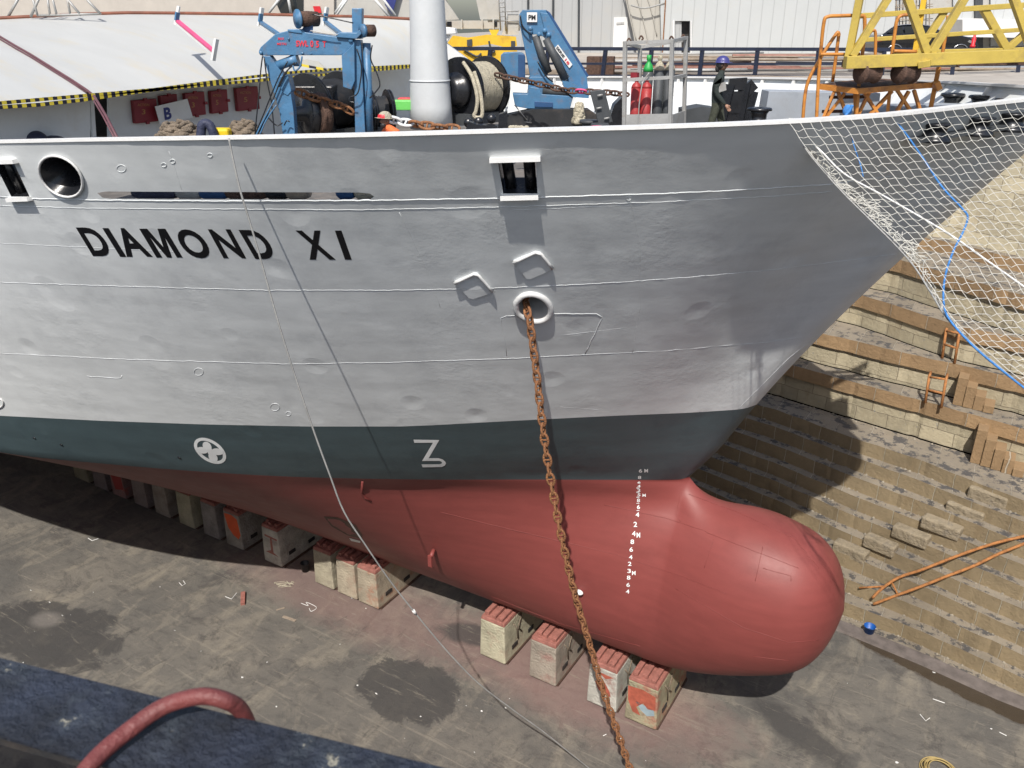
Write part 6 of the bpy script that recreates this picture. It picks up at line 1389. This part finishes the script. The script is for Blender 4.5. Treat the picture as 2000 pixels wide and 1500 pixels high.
for k in range(14): mb.tube(arc_pts([vp(1545 + rs.uniform(-10, 16), 240 + rs.uniform(-9, 8), 12.7 + rs.uniform(-.05, .05)) for _ in range(4)], 4), .006, 4)
mb.build('lashing_knot', M['net'], net)
# rollers on the outboard shelf at the bow, seen through the net
t = thing('roller_shelf', 'dark shelf with black rollers outside the bow bulwark behind the net', 'fairlead', on_hull(1850, 265, .1)[0] or vp(1850, 265, 13))
shp = [on_hull(x, y, .0)[0] for x, y in ((1775, 272), (1840, 262), (1900, 252), (1960, 244))]
if all(p is not None for p in shp):
    mb = MB(); nn0 = Vector((.2, -.98, 0)); mb.grid([[p + Z * .03 for p in shp], [p + nn0 * .42 + Z * .03 for p in shp], [p + nn0 * .42 - Z * .03 for p in shp], [p - Z * .05 for p in shp]], smooth=False); mb.build('shelf_plate', M['dark_grey'], t)
    for (x, y, r) in ((1812, 258, .26), (1896, 246, .26), (1962, 238, .28)):
        P = on_hull(x, y, .17)[0]; P.z -= .02; MB().lathe(P, Z, [(r, 0), (r * .8, .06), (r * .55, .12), (r * .6, .2), (r * .85, .25), (r * .85, .27), (0, .27)], 26).build('roller', M['black'], t)
# ======================================================= FAR QUAY: FENCE, PIPES, CAR, BUILDINGS
QZ = 15.42
t = thing('quay_fence', 'dark navy steel fence along the far quay with posts and three rails', 'fence', vp(1400, 148, 38.5)); FD = 38.5
def fp(x, y): return vp(x, y, FD)
for y, w_ in ((96, .14), (124, .09), (147, .07)): MB().bar(fp(840, y - (1.5 if y < 100 else 0)), fp(2120, y + 1.5), w_, w_).build('rail', M['navy'], t)
for x in (862, 955, 1068, 1180, 1270, 1369, 1477, 1596, 1725, 1862, 1990): MB().bar(fp(x + 3, 97), fp(x - 3, 149), .13, .16).build('post', M['navy'], t)
rs = random.Random(11)
wm = ['wood', 'steel', 'rust_dark', 'wood2', 'grey_conc', 'wood', 'rust']
for k in range(46):
    dq = rs.uniform(39.3, 42.5); x0 = rs.uniform(1120, 1950); ln = rs.uniform(120, 420) if x0 > 1150 else 90; lay = rs.randint(0, 4); zb_ = 15.45 + (dq - 38) * .055 + .05 + lay * .11; rr = rs.choice([.04, .05, .06, .08])
    a = vp(x0, 130, dq); b = vp(min(2080, x0 + ln), 130, dq + rs.uniform(-.3, .3)); a.z = zb_; b.z = zb_ + rs.uniform(-.03, .05); mm = rs.choice(wm)
    mb = MB(); 
    if k % 2: mb.tube([a, a.lerp(b, .5) - Z * rs.uniform(0, .03), b], rr, 8)
    else: mb.bar(a, b, rr * 2.2, rr * 1.3)
    cname = 'pipe' if k % 2 else 'timber_plank'
    tag(mb.build(cname, M[mm]), ('%s %s lying in the scrap stack behind the navy quay fence' % ({'wood': 'weathered grey brown', 'steel': 'dull steel', 'rust_dark': 'dark rusty', 'wood2': 'pinkish', 'grey_conc': 'pale grey', 'rust': 'bright rusty'}[mm], 'pipe' if k % 2 else 'plank')), 'pipe' if k % 2 else 'plank', 'stacked pipes and planks on the far quay' + (' (%s %s)' % (mm.replace('_', ' ').replace('grey conc', 'grey').replace('2', ''), cname.replace('_', ' '))))
for k, (x, w_) in enumerate(((1160, 14), (1186, 14))):
    mb = MB(); P = vp(x, 134, 40.5); mb.box((P.x, P.y, P.z + .0), (w_ * .045, .5, 1.05), rz=.3); tag(mb.build('timber_stack', M['rust_dark'], bevel=.03), ['dark rusty steel block left of the pair behind the fence', 'dark rusty steel block right of the pair behind the fence'][k], 'steel block')
# warehouse
def siding(name, col, sc_=5.0, ax='X'):
    m = mat(name, tuple(c * .8 for c in col), .5, var=.04, vscale=.4, bump=0, stain=(.4, .36, .3), samount=.25, sscale=.4); tt = m.node_tree; b = tt.nodes['Principled BSDF']; L = tt.links.new
    tc = tt.nodes.new('ShaderNodeTexCoord'); mp = tt.nodes.new('ShaderNodeMapping'); mp.inputs['Rotation'].default_value = (0, 0, -HEAD); wv = tt.nodes.new('ShaderNodeTexWave'); wv.bands_direction = 'X'; wv.wave_profile = 'SAW'; wv.inputs['Scale'].default_value = sc_
    L(tc.outputs['Object'], mp.inputs[0]); L(mp.outputs[0], wv.inputs['Vector']); bp_ = tt.nodes.new('ShaderNodeBump'); bp_.inputs['Distance'].default_value = .05; L(wv.outputs['Fac'], bp_.inputs['Height']); L(bp_.outputs[0], b.inputs['Normal'])
    r = tt.nodes.new('ShaderNodeMapRange'); r.inputs['From Min'].default_value = .9; r.inputs['From Max'].default_value = .97; L(wv.outputs['Fac'], r.inputs['Value']); x = tt.nodes.new('ShaderNodeMix'); x.data_type = 'RGBA'
    src = b.inputs['Base Color'].links[0].from_socket; q = tt.nodes.new('ShaderNodeMath'); q.operation = 'MULTIPLY'; q.inputs[1].default_value = .45; L(r.outputs[0], q.inputs[0]); L(q.outputs[0], x.inputs[0]); L(src, x.inputs[6]); x.inputs[7].default_value = (*[c * .5 for c in col], 1); L(x.outputs[2], b.inputs['Base Color']); return m
M['siding'] = siding('white_steel_siding', (.55, .57, .57), .45); M['siding2'] = siding('grey_steel_siding', (.45, .46, .46), .5); M['siding3'] = siding('cream_curved_siding', (.52, .5, .45), .35)
WD = 56.0; gy = 118
wh = thing('warehouse', 'large white corrugated steel warehouse on the far quay', 'building', vp(1500, 118, WD))
def wp(name, px, d, th=.3, m='siding', par=None): return MB().plate(px, d, th).build(name, M[m], par or wh)
wp('wall', [(1318, -220), (1318, 41), (1348, 41), (1348, gy), (1748, gy), (1748, -220)], WD); wp('wall', [(1283, -220), (1318, -220), (1318, gy), (1293, gy)], WD)
wp('doorway', [(1316, 38), (1350, 38), (1350, gy + 4), (1316, gy + 4)], WD + .6, .1, 'black_matt'); wp('sliding_door', [(1319, 41), (1331, 43), (1331, gy), (1319, gy)], WD + .15, .2, 'siding2')
MB().bar(vp(1350, 40, WD - .05), vp(1350, gy, WD - .05), .08).build('door_jamb', M['rail_white'], wh); MB().bar(vp(1316, 40, WD - .05), vp(1316, gy, WD - .05), .12).build('door_jamb', M['rail_white'], wh); MB().bar(vp(1300, 0, WD - .1), vp(1293, gy, WD - .1), .06).build('downpipe', M['rust'], wh)
mb = MB(); rows = []
for i in range(13):
    f = i / 12; xx = 1205 + 95 * (1 - math.cos(f * 1.2)) * 1.05; yy = gy - 330 * math.sin(f * 1.2) / 1.0
    rows.append([vp(1214 + 60 * f - 60 * f * f * 0, -220 + (gy + 220) * (1 - f), WD + .4 + .2 * f), vp(1300, -220 + (gy + 220) * (1 - f), WD + .5)])
mb = MB(); mb.plate([(1210, -220), (1300, -220), (1300, gy), (1246, gy), (1236, 60), (1222, 0)], WD + .5, .3); mb.build('curved_bay', M['siding3'], wh)
for px in ([(1216, -40), (1230, 20), (1243, 80)], [(1236, -30), (1254, 30), (1268, 90)], [(1256, -30), (1272, 20), (1283, 70)]): MB().tube(arc_pts([vp(x, y, WD + .45) for x, y in px], 4), .035, 5).build('bay_rib', M['siding3'], wh)
MB().tube(arc_pts([vp(1232, 10, WD), vp(1260, 16, WD), vp(1298, 6, WD)], 4), .05, 5).build('hanging_cable', M['cable'], wh)
w2_ = thing('warehouse', 'pale grey steel building with a small white door behind the hydraulic crane', 'building', vp(1100, 118, WD - 1))
wp('wall', [(975, -220), (1246, -220), (1246, gy), (975, gy)], WD + 1.2, .3, 'siding2', w2_); wp('door', [(1199, 34), (1226, 33), (1225, 95), (1197, 96)], WD + 1.12, .08, 'rail_white', w2_); wp('letter_slot', [(1204, 44), (1219, 43), (1219, 47), (1204, 48)], WD + 1.08, .03, 'siding2', w2_)
for x in (1032, 1081, 1131): MB().bar(vp(x, -100, WD + 1.1), vp(x - 1, gy, WD + 1.1), .1).build('wall_joint', M['dark_grey'], w2_)
# pale buildings and scaffold at the right
b3 = thing('building', 'pale concrete building with grey pillars behind the yellow boom', 'building', vp(1920, 110, 62)); wp('wall', [(1740, -240), (2200, -240), (2200, 104), (1740, 104)], 62, .4, 'grey_crane', b3)
wp('wall_panel', [(1862, -10), (1905, -10), (1905, 100), (1862, 100)], 61.8, .1, 'siding', b3); wp('pillar', [(1905, -40), (1920, -40), (1920, 102), (1905, 102)], 61.6, .4, 'dark_grey', b3); wp('wall_panel', [(1935, -10), (2100, -10), (2100, 90), (1935, 90)], 61.8, .1, 'siding', b3); wp('blue_door', [(1722, -30), (1760, -30), (1760, 12), (1722, 12)], 61.5, .2, 'siding2', b3)
sc_t = thing('scaffold_rack', 'dark rack of stacked scaffold tubes beside the black car', 'rack', vp(1765, 105, 58))
for k in range(13):
    x = 1738 + k * 6.5; MB().bar(vp(x, -20, 58 + (k % 3) * .2), vp(x - 2, 100, 58), .06).build('rack_post', M['dark_grey' if k % 2 else 'wood'], sc_t)
for k in range(14): MB().bar(vp(1736, 2 + k * 7, 57.8), vp(1822, 0 + k * 7 + (6 if k % 2 else -6), 58.3), .04).build('rack_rail', M['wood' if k % 3 else 'dark_grey'], sc_t)
# white low containers
mb = MB(); mb.plate([(1880, 38), (1905, 36), (2090, 40), (2090, 75), (1880, 72)], 60, 2); tag(mb.build('container', M['rail_white']), 'long low white container behind the black car', 'container')
# car
CD = 44.0; car = thing('car', 'black estate car parked on the quay behind the yellow boom', 'car', vp(1812, 112, CD)); 
def cp(x, y, d=CD): return vp(x, y, d)
low = [(1712, 102), (1711, 86), (1714, 76), (1722, 68), (1745, 65), (1850, 66), (1872, 68), (1896, 73), (1908, 80), (1912, 90), (1911, 103), (1895, 106), (1893, 98), (1884, 91), (1872, 90), (1860, 94), (1855, 106), (1765, 106), (1762, 97), (1752, 90), (1741, 90), (1731, 95), (1728, 106)]
MB().plate(low, CD, 1.85).build('body_shell', M['car'], car, bevel=.06)
cab_ = [(1722, 68), (1738, 54), (1752, 49), (1790, 47), (1815, 49), (1834, 56), (1850, 67)]
mb = MB(); A_ = [cp(x, y, CD + .1) for x, y in cab_]; ins = [cp(x * .94 + 1786 * .06, y, CD + .28) if y < 60 else cp(x, y, CD + .08) for x, y in cab_]; ins2 = [cp(x * .94 + 1786 * .06, y, CD + 1.55) if y < 60 else cp(x, y, CD + 1.75) for x, y in cab_]
mb.add(ins + ins2, [tuple(range(7)), tuple(range(7, 14))[::-1]] + [(i, i + 1, 8 + i, 7 + i) for i in range(6)], False); mb.build('cabin', M['car'], car, bevel=.05)
for px in ([(1733, 64), (1745, 55), (1762, 52), (1764, 65)], [(1768, 65), (1767, 52), (1792, 51), (1794, 65)], [(1798, 65), (1797, 51), (1814, 53), (1832, 65)]): MB().plate(px, CD + .07, .03).build('side_window', M['glass'], car)
MB().tube(arc_pts([cp(1744, 52, CD + .2), cp(1770, 48, CD + .25), cp(1812, 50, CD + .22), cp(1836, 60, CD + .14)], 4), .02, 6).build('window_trim', M['chrome'], car)
for x in (1746, 1874):
    P = cp(x, 104, CD - .02); MB().lathe(P, fh, [(.12, 0), (.33, .0), (.36, .04), (.36, .22), (0, .22)], 26).build('tyre', M['tyre'], car); MB().lathe(P - fh * .01, fh, [(0, 0), (.22, 0), (.22, .05)], 20).build('rim', M['chrome'], car)
    MB().tube([P + (R * math.cos(a) + Z * math.sin(a)) * .41 - fh * .02 for a in [math.pi * k / 12 for k in range(13)]], .02, 6).build('arch_trim', M['chrome'], car)
MB().plate([(1713, 74), (1724, 73), (1724, 80), (1713, 81)], CD - .03, .05).build('tail_light', M['red'], car); MB().plate([(1893, 78), (1906, 82), (1900, 86), (1890, 82)], CD - .03, .05).build('headlight', M['chrome'], car)
mb = MB(); mb.plate([(1731, 101), (1741, 101), (1741, 106), (1731, 106)], CD - 4.5, .02); tag(mb.build('small_sign', M['rail_white']), 'tiny white plate fixed to the navy fence below the car', 'sign')
mb = MB(); mb.lathe(vp(1899, 93, CD - 1.5), Z, [(.12, 0), (.12, .1), (.08, .14), (.1, .4), (.06, .45), (.06, .6), (0, .62)], 14); tag(mb.build('red_hydrant', M['red']), 'red and white hydrant post in front of the black car', 'hydrant')
# gantry crane foot and yellow bogie
g = thing('dock_crane', 'large grey dock crane leg standing on a yellow bogie behind the white mast', 'crane', vp(935, 148, 46)); GD = 46.0
def gp(nm, px, d=GD, th=.6, m='grey_crane'): return MB().plate(px, d, th).build(nm, M[m], g)
gp('leg', [(862, -200), (900, -200), (870, 0), (896, 38), (862, 40)]); gp('leg', [(905, -60), (960, -60), (975, 20), (973, 38), (938, 38), (930, 0)], GD + .3); gp('leg', [(940, -200), (975, -200), (975, 38), (952, 38)], GD - .1); gp('cross_beam', [(862, 40), (975, 40), (975, 56), (862, 56)]); gp('panel', [(990, 28), (1013, 28), (1013, 68), (980, 68)], GD - .5, .1)
for x in (868, 900, 940, 962): gp('stiffener', [(x, 38), (x + 3, 38), (x + 3, 57), (x, 57)], GD - .2, .2)
for x in (873, 962): gp('socket', [(x, 42), (x + 9, 42), (x + 9, 51), (x, 51)], GD - .05, .05, 'black')
for a, b in (((980, 22), (1014, 22)), ((978, 40), (1014, 41)), ((1014, 22), (1014, 60)), ((990, 22), (990, 60)), ((971, -60), (978, 60)), ((984, -60), (988, 60))): MB().tube([vp(*a, GD - .6), vp(*b, GD - .6)], .035, 6).build('handrail', M['steel'], g)
for k in range(6): MB().tube([vp(973 + k * .8, -4 + k * 9, GD - .6), vp(985 + k * .8, -4 + k * 9, GD - .6)], .03, 6).build('ladder_rung', M['steel'], g)
gp('bogie_beam', [(868, 92), (884, 70), (912, 74), (950, 68), (985, 70), (1008, 72), (1010, 90), (985, 92), (960, 86), (915, 92)], GD - 1, 1.2, 'yellow_crane'); gp('bogie_arm', [(955, 58), (975, 58), (968, 72), (962, 72)], GD - .8, .5, 'yellow_crane')
gp('bogie_frame', [(888, 100), (1010, 98), (1012, 118), (985, 126), (950, 116), (920, 122), (900, 112)], GD - 1.2, 1.4, 'yellow_crane'); gp('axle_box', [(912, 78), (922, 76), (922, 90), (912, 90)], GD - 1.1, .2, 'dark_grey'); gp('axle_box', [(998, 80), (1006, 80), (1006, 92), (998, 92)], GD - 1.1, .2, 'dark_grey')
for x in (915, 948, 985): MB().lathe(vp(x, 128, GD - 1), fh, [(0, 0), (.42, 0), (.42, .3), (0, .3)], 22).build('wheel', M['rust_dark'], g)
for px in ([(955, 80), (958, 92), (966, 100), (955, 104)], [(905, 96), (930, 110), (940, 104)]): MB().tube(arc_pts([vp(x, y, GD - 1.3) for x, y in px], 4), .05, 6).build('cable', M['dark_grey'], g)
mb = MB(); mb.plate([(864, 78), (890, 77), (892, 88), (880, 96), (864, 118)], 27, .3); tag(mb.build('canopy_wing', M['white']), 'white curved wing of a ship structure right of the mast top', 'wing') if False else None
t = thing('port_breakwater', 'white sloping plate structure right of the mast above the winch', 'breakwater', vp(880, 120, 26)); MB().plate([(862, 52), (888, 55), (891, 66), (862, 68)], 26, .8).build('cap', M['rail_white'], t, bevel=.02); MB().plate([(864, 68), (880, 68), (871, 84), (915, 118), (905, 124), (864, 124)], 26.1, .5).build('sloping_plate', M['rail_white'], t)
for p in (hp_,): pass
